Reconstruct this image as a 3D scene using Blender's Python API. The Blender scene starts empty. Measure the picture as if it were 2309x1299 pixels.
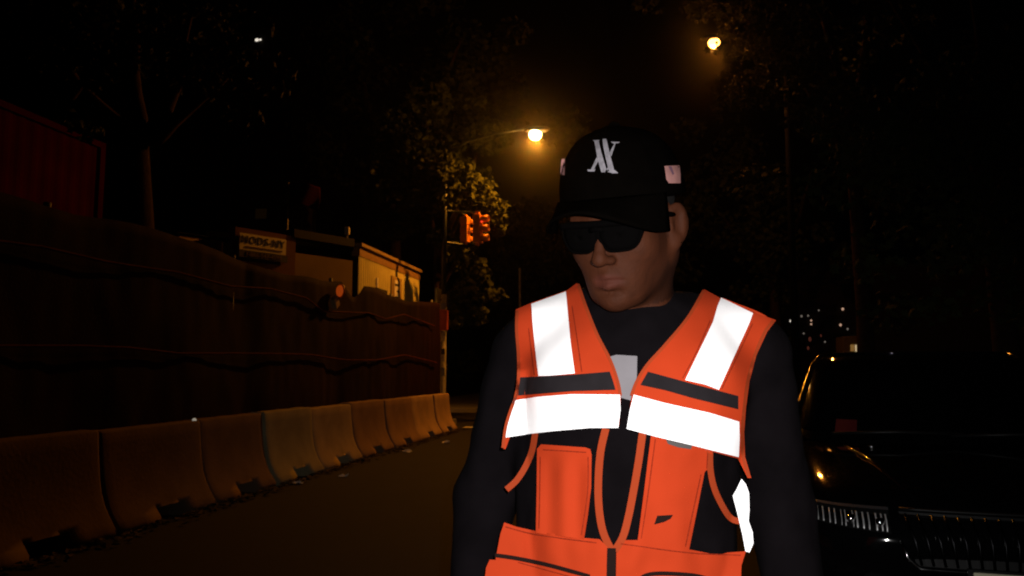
import bpy, bmesh, math, random
import numpy as np
from mathutils import Vector, Matrix, noise
from mathutils.bvhtree import BVHTree
from mathutils.geometry import delaunay_2d_cdt
random.seed(7); rng = np.random.default_rng(7)
R_ = math.radians
scene = bpy.context.scene
col = scene.collection

# ------------------------------------------------------------------ camera
CAM = Vector((0, 0, 1.3)); YAW, PITCH, FPX = R_(9.34), R_(5.98), 1800.0
cam_data = bpy.data.cameras.new('camera'); cam = bpy.data.objects.new('camera', cam_data); col.objects.link(cam)
cam.location = CAM; cam.rotation_euler = (R_(90) + PITCH, 0, YAW)
cam_data.sensor_fit = 'HORIZONTAL'; cam_data.sensor_width = 36; cam_data.lens = 36 * FPX / 2309
cam_data.clip_start = 0.02; cam_data.clip_end = 600
cam_data.dof.use_dof = True; cam_data.dof.focus_distance = 1.22; cam_data.dof.aperture_fstop = 18.0
scene.camera = cam
# ------------------------------------------------------------------ night sky
world = bpy.data.worlds.new('World'); scene.world = world; world.use_nodes = True
wn = world.node_tree; wn.nodes.clear()
sky = wn.nodes.new('ShaderNodeTexSky'); sky.sky_type = 'NISHITA'; sky.sun_disc = False
sky.sun_elevation = R_(-8); sky.sun_rotation = R_(200)
bg = wn.nodes.new('ShaderNodeBackground'); bg.inputs['Strength'].default_value = 0.004
wo = wn.nodes.new('ShaderNodeOutputWorld')
wn.links.new(sky.outputs[0], bg.inputs[0]); wn.links.new(bg.outputs[0], wo.inputs[0])
# the photographer's flash: small lamp beside the lens, aimed at the person's chest
fl = bpy.data.lights.new('camera_flash', 'SPOT'); fl.energy = 128; fl.color = (1.0, 0.97, 0.95)
fl.spot_size = R_(69); fl.spot_blend = 1.0; fl.shadow_soft_size = 0.006
flash = bpy.data.objects.new('camera_flash', fl); col.objects.link(flash)
flash.location = (0.03, -0.005, 1.34)
flash.rotation_euler = (Vector((-0.01, 1.24, 1.20)) - Vector(flash.location)).to_track_quat('-Z', 'Y').to_euler()
scene.view_settings.view_transform = 'Standard'; scene.view_settings.look = 'None'
scene.view_settings.exposure = 0; scene.view_settings.gamma = 1
scene.render.engine = 'CYCLES'
scene.cycles.use_denoising = True
scene.cycles.filter_width = 2.0
scene.cycles.sample_clamp_indirect = 4
scene.cycles.max_bounces = 6
scene.cycles.volume_bounces = 0

FWD = Vector((-math.sin(YAW) * math.cos(PITCH), math.cos(YAW) * math.cos(PITCH), math.sin(PITCH)))
RGT = Vector((math.cos(YAW), math.sin(YAW), 0)); UPV = RGT.cross(FWD)
def ray(x, y): return FWD + RGT * ((x - 1154.5) / FPX) + UPV * ((649.5 - y) / FPX)
def at_y(x, y, Y):
    d = ray(x, y); return CAM + d * (Y / d.y)

# ------------------------------------------------------------------ materials
MATS = {}
def mat(name, color, rough=0.7, metal=0.0, var=0.12, scale=6.0, bump=0.0, bscale=60.0, spec=0.4, emit=None, estr=0.0, coat=0.0, objcol=False, trans=0.0):
    if name in MATS: return MATS[name]
    m = bpy.data.materials.new(name); m.use_nodes = True; nt = m.node_tree; N = nt.nodes; L = nt.links
    b = N['Principled BSDF']
    b.inputs['Roughness'].default_value = rough; b.inputs['Metallic'].default_value = metal
    b.inputs['Specular IOR Level'].default_value = spec
    b.inputs['Coat Weight'].default_value = coat; b.inputs['Coat Roughness'].default_value = 0.04
    tc = N.new('ShaderNodeTexCoord')
    nz = N.new('ShaderNodeTexNoise'); nz.inputs['Scale'].default_value = scale; nz.inputs['Detail'].default_value = 6
    L.new(tc.outputs['Object'], nz.inputs['Vector'])
    rp = N.new('ShaderNodeValToRGB'); e = rp.color_ramp.elements
    e[0].position, e[1].position = 0.3, 0.7
    e[0].color = (*[c * (1 - var) for c in color], 1); e[1].color = (*[min(1, c * (1 + var)) for c in color], 1)
    L.new(nz.outputs['Fac'], rp.inputs['Fac'])
    out = rp.outputs['Color']
    if objcol:
        oi = N.new('ShaderNodeObjectInfo'); mx = N.new('ShaderNodeMix'); mx.data_type = 'RGBA'; mx.blend_type = 'MULTIPLY'
        mx.inputs['Factor'].default_value = 1.0
        L.new(out, mx.inputs['A']); L.new(oi.outputs['Color'], mx.inputs['B']); out = mx.outputs['Result']
    L.new(out, b.inputs['Base Color'])
    if bump:
        n2 = N.new('ShaderNodeTexNoise'); n2.inputs['Scale'].default_value = bscale; n2.inputs['Detail'].default_value = 4
        L.new(tc.outputs['Object'], n2.inputs['Vector'])
        bp = N.new('ShaderNodeBump'); bp.inputs['Strength'].default_value = bump; bp.inputs['Distance'].default_value = 0.01
        L.new(n2.outputs['Fac'], bp.inputs['Height']); L.new(bp.outputs['Normal'], b.inputs['Normal'])
    if emit:
        b.inputs['Emission Color'].default_value = (*emit, 1); b.inputs['Emission Strength'].default_value = estr
    MATS[name] = m; return m

ORANGE = mat('fluorescent orange fabric', (0.375, 0.033, 0.0072), 0.85, var=0.05, scale=9, bump=0.08, bscale=500, spec=0.1)
PIPING = mat('orange binding tape', (0.27, 0.034, 0.008), 0.8, var=0.06, spec=0.1)
TAPE = mat('silver white reflective tape', (0.93, 0.92, 0.93), 0.6, var=0.01, spec=0.2)
BLACKTRIM = mat('black woven trim', (0.0105, 0.0082, 0.0095), 0.8, var=0.15, scale=40, spec=0.1)
SWEAT = mat('black sweatshirt cotton', (0.0036, 0.0027, 0.0033), 0.95, var=0.2, scale=18, bump=0.1, bscale=300, spec=0.03)
PRINT = mat('pale grey print', (0.175, 0.163, 0.175), 0.9, var=0.05, scale=30, spec=0.1)
SLOT = mat('dark pocket lining', (0.012, 0.006, 0.005), 0.9, spec=0.05)
GREYTAG = mat('grey woven label', (0.075, 0.068, 0.066), 0.9, spec=0.1)
CAPM = mat('black cap cotton', (0.0012, 0.0009, 0.0007), 0.95, var=0.2, scale=30, bump=0.15, bscale=400, spec=0.0)
EMBR = mat('silver grey embroidery', (0.20, 0.185, 0.205), 0.8, var=0.25, scale=120, bump=0.3, bscale=400, spec=0.2)
PATCH = mat('faded pink patch', (0.35, 0.165, 0.15), 0.9, var=0.18, scale=50, spec=0.1)
GLASS_B = mat('black sunglass plastic', (0.0012, 0.001, 0.001), 0.9, var=0.1, spec=0.01)
HAIR = mat('black hair', (0.006, 0.0045, 0.004), 0.8, spec=0.2)
TROUS = mat('black trousers', (0.012, 0.012, 0.014), 0.95, spec=0.1)
SHOE = mat('black shoe leather', (0.015, 0.014, 0.013), 0.5)
CONC = mat('weathered concrete', (0.36, 0.34, 0.31), 0.9, var=0.22, scale=2.6, bump=0.35, bscale=30, spec=0.15, objcol=True)
ASPH = mat('asphalt', (0.0095, 0.0083, 0.0076), 0.85, var=0.3, scale=1.2, bump=0.5, bscale=120, spec=0.3)
PAVE = mat('pavement concrete', (0.20, 0.19, 0.175), 0.9, var=0.2, scale=2, bump=0.3, bscale=60)
DIRT = mat('bare ground', (0.03, 0.022, 0.016), 0.95, var=0.3, scale=1.0, bump=0.5, bscale=20, spec=0.1)
NET = mat('dark red debris netting', (0.0165, 0.0010, 0.0007), 0.9, var=0.35, scale=1.3, bump=0.3, bscale=40, spec=0.1)
ROPE = mat('red orange rope', (0.11, 0.020, 0.008), 0.9, var=0.3, scale=12, spec=0.1)
GALV = mat('galvanised steel', (0.18, 0.18, 0.17), 0.6, metal=0.3, var=0.2, scale=5)
REDC = mat('dark red container paint', (0.052, 0.0035, 0.002), 0.9, var=0.25, scale=1.4, bump=0.1, bscale=12, spec=0.0)
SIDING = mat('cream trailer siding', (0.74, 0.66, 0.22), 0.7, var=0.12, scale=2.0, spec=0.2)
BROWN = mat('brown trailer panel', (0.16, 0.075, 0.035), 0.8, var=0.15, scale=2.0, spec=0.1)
ROOFM = mat('dark roof edge', (0.004, 0.0045, 0.005), 0.7, spec=0.2)
SIGNY = mat('yellowed sign face', (0.78, 0.68, 0.34), 0.6, var=0.08, scale=4)
INK = mat('black sign ink', (0.012, 0.01, 0.01), 0.6)
PALE = mat('white notice paper', (0.8, 0.77, 0.7), 0.7, var=0.05)
GREEN_P = mat('dark green steel', (0.010, 0.018, 0.014), 0.5, metal=0.1, var=0.2)
POLEM = mat('weathered pole steel', (0.20, 0.18, 0.14), 0.6, metal=0.2, var=0.35, scale=7)
SIGY = mat('yellow signal housing', (0.70, 0.24, 0.02), 0.5, var=0.1)
REDBOX = mat('red orange call box', (0.42, 0.07, 0.02), 0.6, var=0.15)
BARK = mat('tree bark', (0.05, 0.030, 0.018), 0.95, var=0.35, scale=9, bump=0.7, bscale=25, spec=0.05)
LEAF = mat('green leaves', (0.042, 0.048, 0.012), 0.75, var=0.5, scale=3.0, spec=0.06)
PAINT = mat('black car paint', (0.003, 0.003, 0.0034), 0.05, var=0.02, spec=0.5, coat=1.0)
GLASSD = mat('dark car glass', (0.002, 0.002, 0.0025), 0.04, var=0.02, spec=0.4)
CHROME = mat('chrome', (0.75, 0.75, 0.76), 0.12, metal=1.0, var=0.02)
PLAST = mat('black plastic', (0.008, 0.008, 0.008), 0.45, spec=0.3)
RUBBER = mat('tyre rubber', (0.012, 0.012, 0.012), 0.85, spec=0.2)
ALLOY = mat('alloy rim', (0.25, 0.25, 0.26), 0.3, metal=0.9, var=0.05)
PLATE = mat('pale yellow number plate', (0.93, 0.87, 0.62), 0.5, var=0.02)
STICK = mat('red sticker', (0.16, 0.015, 0.015), 0.6)
PAINTLINE = mat('worn white road paint', (0.55, 0.53, 0.48), 0.8, var=0.25, scale=12)
NIGHTW = mat('dark tower wall', (0.04, 0.036, 0.033), 0.9, spec=0.1)
DARKPANE = mat('unlit window glass', (0.01, 0.01, 0.012), 0.1, spec=0.4)
LITPANE = mat('lit window', (0.5, 0.4, 0.25), 0.5, emit=(1.0, 0.72, 0.36), estr=1.0)
LITWHITE = mat('bright distant dot', (0.5, 0.5, 0.5), 0.5, emit=(1.0, 0.9, 0.75), estr=0.9)
SODIUM = mat('sodium lamp glass', (0.8, 0.7, 0.5), 0.4, emit=(1.0, 0.66, 0.22), estr=40)
SODIUM2 = mat('amber lamp glass', (0.8, 0.6, 0.4), 0.4, emit=(1.0, 0.40, 0.08), estr=9)
REDLENS = mat('red signal lens', (0.4, 0.02, 0.01), 0.3, emit=(1.0, 0.06, 0.02), estr=1.2)
AMBERL = mat('amber warning lens', (0.75, 0.10, 0.015), 0.35, emit=(1.0, 0.13, 0.01), estr=0.22)
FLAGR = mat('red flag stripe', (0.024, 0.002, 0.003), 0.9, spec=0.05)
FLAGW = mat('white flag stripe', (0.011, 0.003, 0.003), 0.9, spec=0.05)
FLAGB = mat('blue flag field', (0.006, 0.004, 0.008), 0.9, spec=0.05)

# skin: brown with a slightly rosier mouth (colour stored per vertex)
SKIN = bpy.data.materials.new('brown skin'); SKIN.use_nodes = True
_n = SKIN.node_tree; _b = _n.nodes['Principled BSDF']
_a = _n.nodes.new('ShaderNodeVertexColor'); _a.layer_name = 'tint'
_z = _n.nodes.new('ShaderNodeTexNoise'); _z.inputs['Scale'].default_value = 34; _z.inputs['Detail'].default_value = 8
_mx = _n.nodes.new('ShaderNodeMix'); _mx.data_type = 'RGBA'; _mx.blend_type = 'OVERLAY'; _mx.inputs['Factor'].default_value = 0.4
_n.links.new(_a.outputs['Color'], _mx.inputs['A']); _n.links.new(_z.outputs['Fac'], _mx.inputs['B'])
_n.links.new(_mx.outputs['Result'], _b.inputs['Base Color'])
_bp = _n.nodes.new('ShaderNodeBump'); _bp.inputs['Strength'].default_value = .25; _bp.inputs['Distance'].default_value = .004; _z2 = _n.nodes.new('ShaderNodeTexNoise'); _z2.inputs['Scale'].default_value = 160; _z2.inputs['Detail'].default_value = 6
_n.links.new(_z2.outputs['Fac'], _bp.inputs['Height']); _n.links.new(_bp.outputs['Normal'], _b.inputs['Normal'])
_b.inputs['Roughness'].default_value = 0.7; _b.inputs['Specular IOR Level'].default_value = 0.09
_b.inputs['Subsurface Weight'].default_value = 0.0

# ------------------------------------------------------------------ object helpers
BASE = {}
def tag(o, label, cat, group=None, kind=None):
    if label: o['label'] = label
    if cat: o['category'] = cat
    if group: o['group'] = group
    if kind: o['kind'] = kind
    return o
def thing(name, base, label, cat, group=None):
    o = bpy.data.objects.new(name, None); col.objects.link(o); o.location = base; o.empty_display_size = 0.1
    BASE[o.name] = Vector(base); return tag(o, label, cat, group)
def mk(name, verts, faces, m, parent=None, base=None, smooth=False, mats=None, fmat=None):
    """verts in world coordinates; stored relative to the parent's base"""
    b = BASE[parent.name] if parent else Vector(base or (0, 0, 0))
    me = bpy.data.meshes.new(name)
    me.from_pydata([(v[0] - b.x, v[1] - b.y, v[2] - b.z) for v in verts], [], faces)
    for mm in (mats or [m]): me.materials.append(mm)
    if fmat is not None: me.polygons.foreach_set('material_index', fmat)
    if smooth: me.polygons.foreach_set('use_smooth', [True] * len(me.polygons))
    me.update()
    o = bpy.data.objects.new(name, me); col.objects.link(o)
    if parent: o.parent = parent
    else: o.location = b
    BASE[o.name] = b
    return o
class MB:
    def __init__(s): s.v = []; s.f = []
    def add(s, v, f):
        n = len(s.v); s.v += [tuple(p) for p in v]; s.f += [tuple(i + n for i in q) for q in f]; return s
    def box(s, c, d, M=None):
        x, y, z = d[0] / 2, d[1] / 2, d[2] / 2
        vs = [Vector((a * x, b * y, e * z)) for a in (-1, 1) for b in (-1, 1) for e in (-1, 1)]
        if M is not None: vs = [M @ p for p in vs]
        vs = [p + Vector(c) for p in vs]
        return s.add(vs, [(0, 1, 3, 2), (4, 6, 7, 5), (0, 4, 5, 1), (2, 3, 7, 6), (0, 2, 6, 4), (1, 5, 7, 3)])
    def tube(s, pts, rad, n=8, cap=True):
        pts = [Vector(p) for p in pts]; k = len(pts)
        if not hasattr(rad, '__len__'): rad = [rad] * k
        rings = []
        for i, p in enumerate(pts):
            t = (pts[min(i + 1, k - 1)] - pts[max(i - 1, 0)]).normalized()
            a = t.cross(Vector((0, 0, 1)) if abs(t.z) < .9 else Vector((1, 0, 0))).normalized(); b = t.cross(a)
            rings += [p + (a * math.cos(2 * math.pi * j / n) + b * math.sin(2 * math.pi * j / n)) * rad[i] for j in range(n)]
        fs = [(i * n + j, i * n + (j + 1) % n, (i + 1) * n + (j + 1) % n, (i + 1) * n + j) for i in range(k - 1) for j in range(n)]
        if cap: fs += [tuple(range(n - 1, -1, -1)), tuple((k - 1) * n + j for j in range(n))]
        return s.add(rings, fs)
    def ball(s, c, r, n=10, m=7):
        r = r if hasattr(r, '__len__') else (r, r, r)
        vs = [(c[0], c[1], c[2] + r[2])]
        for i in range(1, m):
            a = math.pi * i / m
            vs += [(c[0] + r[0] * math.sin(a) * math.cos(2 * math.pi * j / n), c[1] + r[1] * math.sin(a) * math.sin(2 * math.pi * j / n), c[2] + r[2] * math.cos(a)) for j in range(n)]
        vs.append((c[0], c[1], c[2] - r[2])); e = len(vs) - 1
        fs = [(0, 1 + j, 1 + (j + 1) % n) for j in range(n)]
        for i in range(m - 2):
            fs += [(1 + i * n + j, 1 + (i + 1) * n + j, 1 + (i + 1) * n + (j + 1) % n, 1 + i * n + (j + 1) % n) for j in range(n)]
        fs += [(e, 1 + (m - 2) * n + (j + 1) % n, 1 + (m - 2) * n + j) for j in range(n)]
        return s.add(vs, fs)
    def build(s, name, m, parent=None, base=None, smooth=False): return mk(name, s.v, s.f, m, parent, base, smooth)
def bev(o, w=0.01, seg=2):
    md = o.modifiers.new('bevel', 'BEVEL'); md.width = w; md.segments = seg; md.limit_method = 'ANGLE'; return o
def text_mesh(name, s, size, M, m, parent, depth=0.004, bold=0.02, space=1.0):
    cu = bpy.data.curves.new(name, 'FONT'); cu.body = s; cu.size = size; cu.extrude = depth; cu.offset = bold * size
    cu.align_x = 'CENTER'; cu.align_y = 'CENTER'; cu.space_character = space; cu.resolution_u = 3
    t = bpy.data.objects.new(name, cu); col.objects.link(t)
    me = bpy.data.meshes.new_from_object(t.evaluated_get(bpy.context.evaluated_depsgraph_get()))
    vs = [M @ v.co for v in me.vertices]; fs = [tuple(p.vertices) for p in me.polygons]
    bpy.data.objects.remove(t); bpy.data.curves.remove(cu); bpy.data.meshes.remove(me)
    return mk(name, vs, fs, m, parent)

# ------------------------------------------------------------------ distance-field modelling
class Field:
    def __init__(s, xs, ys, zs):
        s.ax = [np.asarray(a, float) for a in (xs, ys, zs)]
        s.F = np.full([len(a) for a in s.ax], 1.0)
    def sub(s, lo, hi):
        sl = []
        for a, l, h in zip(s.ax, lo, hi):
            i = max(0, np.searchsorted(a, l) - 1); j = min(len(a), np.searchsorted(a, h) + 1); sl.append(slice(i, max(i + 1, j)))
        P = [s.ax[0][sl[0]][:, None, None], s.ax[1][sl[1]][None, :, None], s.ax[2][sl[2]][None, None, :]]
        return tuple(sl), P
    def _mix(s, sl, d, k, mode):
        A = s.F[sl]
        if mode == 'add':
            if k <= 0: s.F[sl] = np.minimum(A, d); return
            h = np.clip(.5 + .5 * (A - d) / k, 0, 1); s.F[sl] = A * (1 - h) + d * h - k * h * (1 - h)
        else:
            h = np.clip(.5 - .5 * (A + d) / k, 0, 1); s.F[sl] = A * (1 - h) - d * h + k * h * (1 - h)
    def ell(s, c, r, k=.02, mode='add', M=None, rot=None):
        """M: 4x4 frame the centre is given in; rot: extra 3x3 orientation"""
        Rm = (M.to_3x3() if M else Matrix.Identity(3)) @ (rot if rot else Matrix.Identity(3))
        c = M @ Vector(c) if M else Vector(c); e = max(r) + k + .012
        sl, P = s.sub([q - e for q in c], [q + e for q in c])
        d = [P[i] - c[i] for i in range(3)]
        q = [sum(d[i] * Rm[i][j] for i in range(3)) for j in range(3)]
        k0 = np.sqrt(sum((q[j] / r[j]) ** 2 for j in range(3))); k1 = np.sqrt(sum((q[j] / r[j] ** 2) ** 2 for j in range(3))) + 1e-9
        s._mix(sl, k0 * (k0 - 1) / k1, k, mode)
    def cap(s, a, b, ra, rb, k=.02, mode='add', M=None):
        a, b = (M @ Vector(a), M @ Vector(b)) if M else (Vector(a), Vector(b)); e = max(ra, rb) + k + .012
        sl, P = s.sub([min(p, q) - e for p, q in zip(a, b)], [max(p, q) + e for p, q in zip(a, b)])
        ab = b - a; L = ab.length_squared + 1e-12
        t = np.clip(sum((P[i] - a[i]) * ab[i] for i in range(3)) / L, 0, 1)
        d = np.sqrt(sum((P[i] - a[i] - t * ab[i]) ** 2 for i in range(3))) - (ra + (rb - ra) * t)
        s._mix(sl, d, k, mode)
    def mesh(s, iso=0.0):
        F = s.F - iso; S = F < 0; nx, ny, nz = F.shape
        c = np.zeros((nx - 1, ny - 1, nz - 1), np.int8)
        for dx in (0, 1):
            for dy in (0, 1):
                for dz in (0, 1): c += S[dx:nx - 1 + dx, dy:ny - 1 + dy, dz:nz - 1 + dz]
        I = np.argwhere((c > 0) & (c < 8)); n = len(I)
        acc = np.zeros((n, 3)); cnt = np.zeros(n)
        cor = [(0, 0, 0), (1, 0, 0), (0, 1, 0), (1, 1, 0), (0, 0, 1), (1, 0, 1), (0, 1, 1), (1, 1, 1)]
        fv = [F[I[:, 0] + a, I[:, 1] + b, I[:, 2] + e] for a, b, e in cor]
        for p, q in [(0, 1), (2, 3), (4, 5), (6, 7), (0, 2), (1, 3), (4, 6), (5, 7), (0, 4), (1, 5), (2, 6), (3, 7)]:
            m = (fv[p] < 0) != (fv[q] < 0); t = np.where(m, fv[p] / (fv[p] - fv[q] + 1e-20), 0)
            for ax in range(3): acc[:, ax] += np.where(m, cor[p][ax] + t * (cor[q][ax] - cor[p][ax]), 0)
            cnt += m
        acc /= cnt[:, None]
        V = np.stack([s.ax[a][I[:, a]] + acc[:, a] * (s.ax[a][I[:, a] + 1] - s.ax[a][I[:, a]]) for a in range(3)], 1)
        ids = -np.ones(c.shape, np.int64); ids[I[:, 0], I[:, 1], I[:, 2]] = np.arange(n)
        Q = []
        for ax in range(3):
            o = [(1, 2), (2, 0), (0, 1)][ax]
            A = [slice(0, -1) if i == ax else slice(1, -1) for i in range(3)]; B = [slice(1, None) if i == ax else slice(1, -1) for i in range(3)]
            a, b = S[tuple(A)], S[tuple(B)]
            for pos in (True, False):
                E = np.argwhere((a & ~b) if pos else (~a & b))
                for i in o: E[:, i] += 1
                def cell(du, dv):
                    G = E.copy(); G[:, o[0]] -= du; G[:, o[1]] -= dv; return ids[G[:, 0], G[:, 1], G[:, 2]]
                q = [cell(1, 1), cell(0, 1), cell(0, 0), cell(1, 0)]
                Q.append(np.stack(q if pos else q[::-1], 1))
        Q = np.concatenate(Q); return V, Q[(Q >= 0).all(1)]
def relax(V, Q, it=2, lam=.5):
    V = V.copy(); e = np.concatenate([Q[:, [i, (i + 1) % 4]] for i in range(4)])
    for _ in range(it):
        acc = np.zeros_like(V); n = np.zeros(len(V))
        np.add.at(acc, e[:, 0], V[e[:, 1]]); np.add.at(n, e[:, 0], 1)
        V = V + lam * (acc / np.maximum(n, 1)[:, None] - V)
    return V
def vnormals(V, Q):
    n = np.cross(V[Q[:, 2]] - V[Q[:, 0]], V[Q[:, 3]] - V[Q[:, 1]]); a = np.zeros_like(V)
    for i in range(4): np.add.at(a, Q[:, i], n)
    return a / (np.linalg.norm(a, axis=1, keepdims=True) + 1e-12)

# ================================================================== SETTING
def sheet(name, x0, x1, y0, y1, z, m, th=0.3):
    o = MB().box(((x0 + x1) / 2, (y0 + y1) / 2, z - th / 2), (x1 - x0, y1 - y0, th)).build(name, m, base=((x0 + x1) / 2, (y0 + y1) / 2, z))
    o['kind'] = 'structure'; return o
sheet('ground', -100, 100, -11, 122, -0.02, DIRT, 0.5)
sheet('road', -4.62, 3.10, -10, 116, 0.0, ASPH, 0.2)
sheet('side_street', -90, -4.63, 19.7, 25.2, 0.0, ASPH, 0.2)
sheet('pavement_left', -9, -4.64, 17.9, 19.69, 0.13, PAVE, 0.2)
sheet('pavement_far', -9, -4.64, 25.21, 60, 0.13, PAVE, 0.2)
sheet('pavement_right', 3.11, 6.2, -10, 100, 0.13, PAVE, 0.2)

# ---- concrete barriers along the left of the road
def barrier_mesh(L):
    half = [(0.30, 0), (0.30, 0.05), (0.265, 0.10), (0.225, 0.16), (0.185, 0.24), (0.155, 0.33), (0.132, 0.44), (0.115, 0.57), (0.102, 0.70), (0.095, 0.80), (0.082, 0.82)]
    cut_ = [(0.252, 0.12), (0.252, 0.121), (0.251, 0.122)] + half[3:]
    mb = MB(); h = L / 2; sl = 0.17
    ys = [-h + .004, -h + .03, -h * .55, -sl, sl, h * .55, h - .03, h - .004]
    for a, b in zip(ys[:-1], ys[1:]):
        hp = cut_ if a == -sl else half
        prof = hp + [(-x, z) for x, z in reversed(hp)]; n = len(prof)
        pa = [(x * (0.95 if a == ys[0] else 1), z) for x, z in prof]; pb = [(x * (0.95 if b == ys[-1] else 1), z) for x, z in prof]
        mb.add([(x, a, z) for x, z in pa] + [(x, b, z) for x, z in pb], [(i, (i + 1) % n, n + (i + 1) % n, n + i) for i in range(n)] + [tuple(range(n - 1, -1, -1)), tuple(range(n, 2 * n))])
    me = bpy.data.meshes.new('concrete_barrier'); me.from_pydata(mb.v, [], mb.f); me.materials.append(CONC)
    bm = bmesh.new(); bm.from_mesh(me)
    inner = [f_ for f_ in bm.faces if len(f_.verts) > 4 and abs(f_.calc_center_median().y) < h - .01 and not abs(abs(f_.calc_center_median().y) - sl) < .001]
    bmesh.ops.delete(bm, geom=inner, context='FACES'); bmesh.ops.remove_doubles(bm, verts=bm.verts, dist=.0002)
    bmesh.ops.subdivide_edges(bm, edges=[e for e in bm.edges if e.calc_length() > .25 and abs((e.verts[0].co - e.verts[1].co).y) > .2], cuts=2, use_grid_fill=True)
    for v in bm.verts:
        d = noise.noise(v.co * 4.0) * .008 + noise.noise(v.co * 14) * .003
        if v.co.z > .02: v.co.x += d
        if v.co.z > .7: v.co.z += d
    for f_ in bm.faces: f_.smooth = len(f_.verts) == 4
    bmesh.ops.recalc_face_normals(bm, faces=bm.faces); bm.to_mesh(me); bm.free(); return me
seams = [-1.45, 0.05, 1.5, 2.95, 4.42, 5.92, 7.41, 8.74, 10.1, 11.6, 13.15, 14.75, 16.4, 17.75]
bar_txt = ['just outside the left edge of the view', 'nearest in view, cut by the left edge', 'second from the left edge, dark slot at its foot', 'third from the left edge, brownish',
           'fourth from the left edge, paler and yellower', 'fifth from the left edge, the palest one', 'sixth from the left edge, reddish after the pale pair', 'seventh from the left edge, reddish brown', 'second last before the signal pole', 'last of the row beside the signal pole']
tint = [(.58, .40, .28), (.54, .37, .25), (.58, .39, .26), (.62, .40, .26), (1.06, .96, .62), (1.25, .98, .62), (.86, .56, .36), (.9, .58, .36), (1.3, .9, .55), (1.2, .82, .5)]  # mixed concrete tones; near darkened, far brightened and all warmed as lamp light falls
bmesh_cache = {}
k = 0
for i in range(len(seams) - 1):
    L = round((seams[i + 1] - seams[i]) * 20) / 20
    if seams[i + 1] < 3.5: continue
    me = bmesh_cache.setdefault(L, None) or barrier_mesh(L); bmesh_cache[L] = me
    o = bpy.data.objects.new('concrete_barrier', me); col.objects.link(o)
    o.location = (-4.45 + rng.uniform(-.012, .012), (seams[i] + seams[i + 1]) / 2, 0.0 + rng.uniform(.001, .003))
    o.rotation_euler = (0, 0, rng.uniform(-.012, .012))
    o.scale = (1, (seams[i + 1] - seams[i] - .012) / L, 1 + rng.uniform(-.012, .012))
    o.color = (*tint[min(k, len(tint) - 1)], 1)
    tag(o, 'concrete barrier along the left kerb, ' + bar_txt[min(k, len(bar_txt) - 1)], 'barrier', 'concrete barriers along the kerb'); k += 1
for i, y in enumerate((26.0, 27.5)):
    o = bpy.data.objects.new('concrete_barrier', bmesh_cache[1.5]); col.objects.link(o); o.location = (-4.2 + .1 * i, y, .002); o.color = (1.2, 1.05, .85, 1)
    tag(o, ['pale concrete barrier across the side street, nearer of two', 'pale concrete barrier across the side street, farther of two'][i], 'barrier', 'concrete barriers across the side street')
# road paint: stop line by the junction
sl_o = MB().box((-0.6, 18.6, 0.002), (7.2, 0.4, 0.004)).build('stop_line', PAINTLINE, base=(-0.6, 18.6, 0)); sl_o['kind'] = 'structure'

# ---- litter and reflectors at the barrier foot
def scrap(name, p, s, m, label, cat, group):
    v = []; f = []; n = 5
    for i in range(n):
        for j in range(n):
            q = Vector((i / (n - 1) - .5, j / (n - 1) - .5, 0)) * s
            h = abs(noise.noise(Vector((i * .9 + p[0] * 7, j * .9 + p[1] * 3, 0)))) * s * .7
            v.append((p[0] + q.x, p[1] + q.y, p[2] + .006 + h))
    f = [(i * n + j, (i + 1) * n + j, (i + 1) * n + j + 1, i * n + j + 1) for i in range(n - 1) for j in range(n - 1)]
    o = mk(name, v, f, m, base=p); md = o.modifiers.new('t', 'SOLIDIFY'); md.thickness = .003
    return tag(o, label, cat, group)
for i, (x, y, t) in enumerate([(775, 1075, 'beside the fifth barrier'), (918, 1020, 'by the seventh barrier'), (672, 1092, 'by the fourth barrier, leftmost scrap'), (1005, 1000, 'at the far end of the barriers')]):
    d = ray(x, y); p = CAM + d * (-CAM.z / d.z)
    scrap('paper_scrap', (max(p.x, -4.08), p.y, 0), .10 + .03 * (i % 2), PALE, 'crumpled white paper scrap on the road ' + t, 'litter', 'litter in the gutter')
LEAFD = mat('dead leaf brown', (0.05, 0.03, 0.015), 0.9)
# heap of dead leaves in the gutter, too many to count
lv = MB()
for i in range(900):
    y = rng.uniform(3.5, 18); x = -4.13 + abs(rng.normal(0, .10)); s = rng.uniform(.02, .05); a = rng.uniform(0, 6.3); z = rng.uniform(.004, .03)
    c, d = math.cos(a) * s, math.sin(a) * s
    lv.add([(x + c, y + d, z), (x - d * .6, y + c * .6, z + rng.uniform(0, .02)), (x - c, y - d, z + .004), (x + d * .6, y - c * .6, z + rng.uniform(0, .02))], [(0, 1, 2, 3)])
o = lv.build('gutter_leaves', LEAFD, base=(-4.1, 10, 0)); tag(o, 'brown dead leaves and grit along the barrier foot', 'leaves', kind='stuff')
for i, (px_, py_) in enumerate([(574, 940), (438, 949)]):
    d = ray(px_, py_); t = -4.40 / d.x; p = CAM + d * t
    r = thing('barrier_reflector', (p.x, p.y, p.z - .03), ['small round white reflector on top of the third barrier from the left', 'small round white reflector on top of the second barrier from the left'][i], 'reflector', 'reflectors on the barriers')
    MB().box((p.x, p.y, p.z - .022), (.05, .05, .016)).build('foot', PLAST, r)
    MB().ball((p.x, p.y, p.z + .005), (.022, .02, .022)).build('lens', mat('glinting reflector lens', (.95, .95, .95), .3, emit=(1, .9, .7), estr=.25), r, smooth=True)  # lens emission stands in for a flash glint

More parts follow.
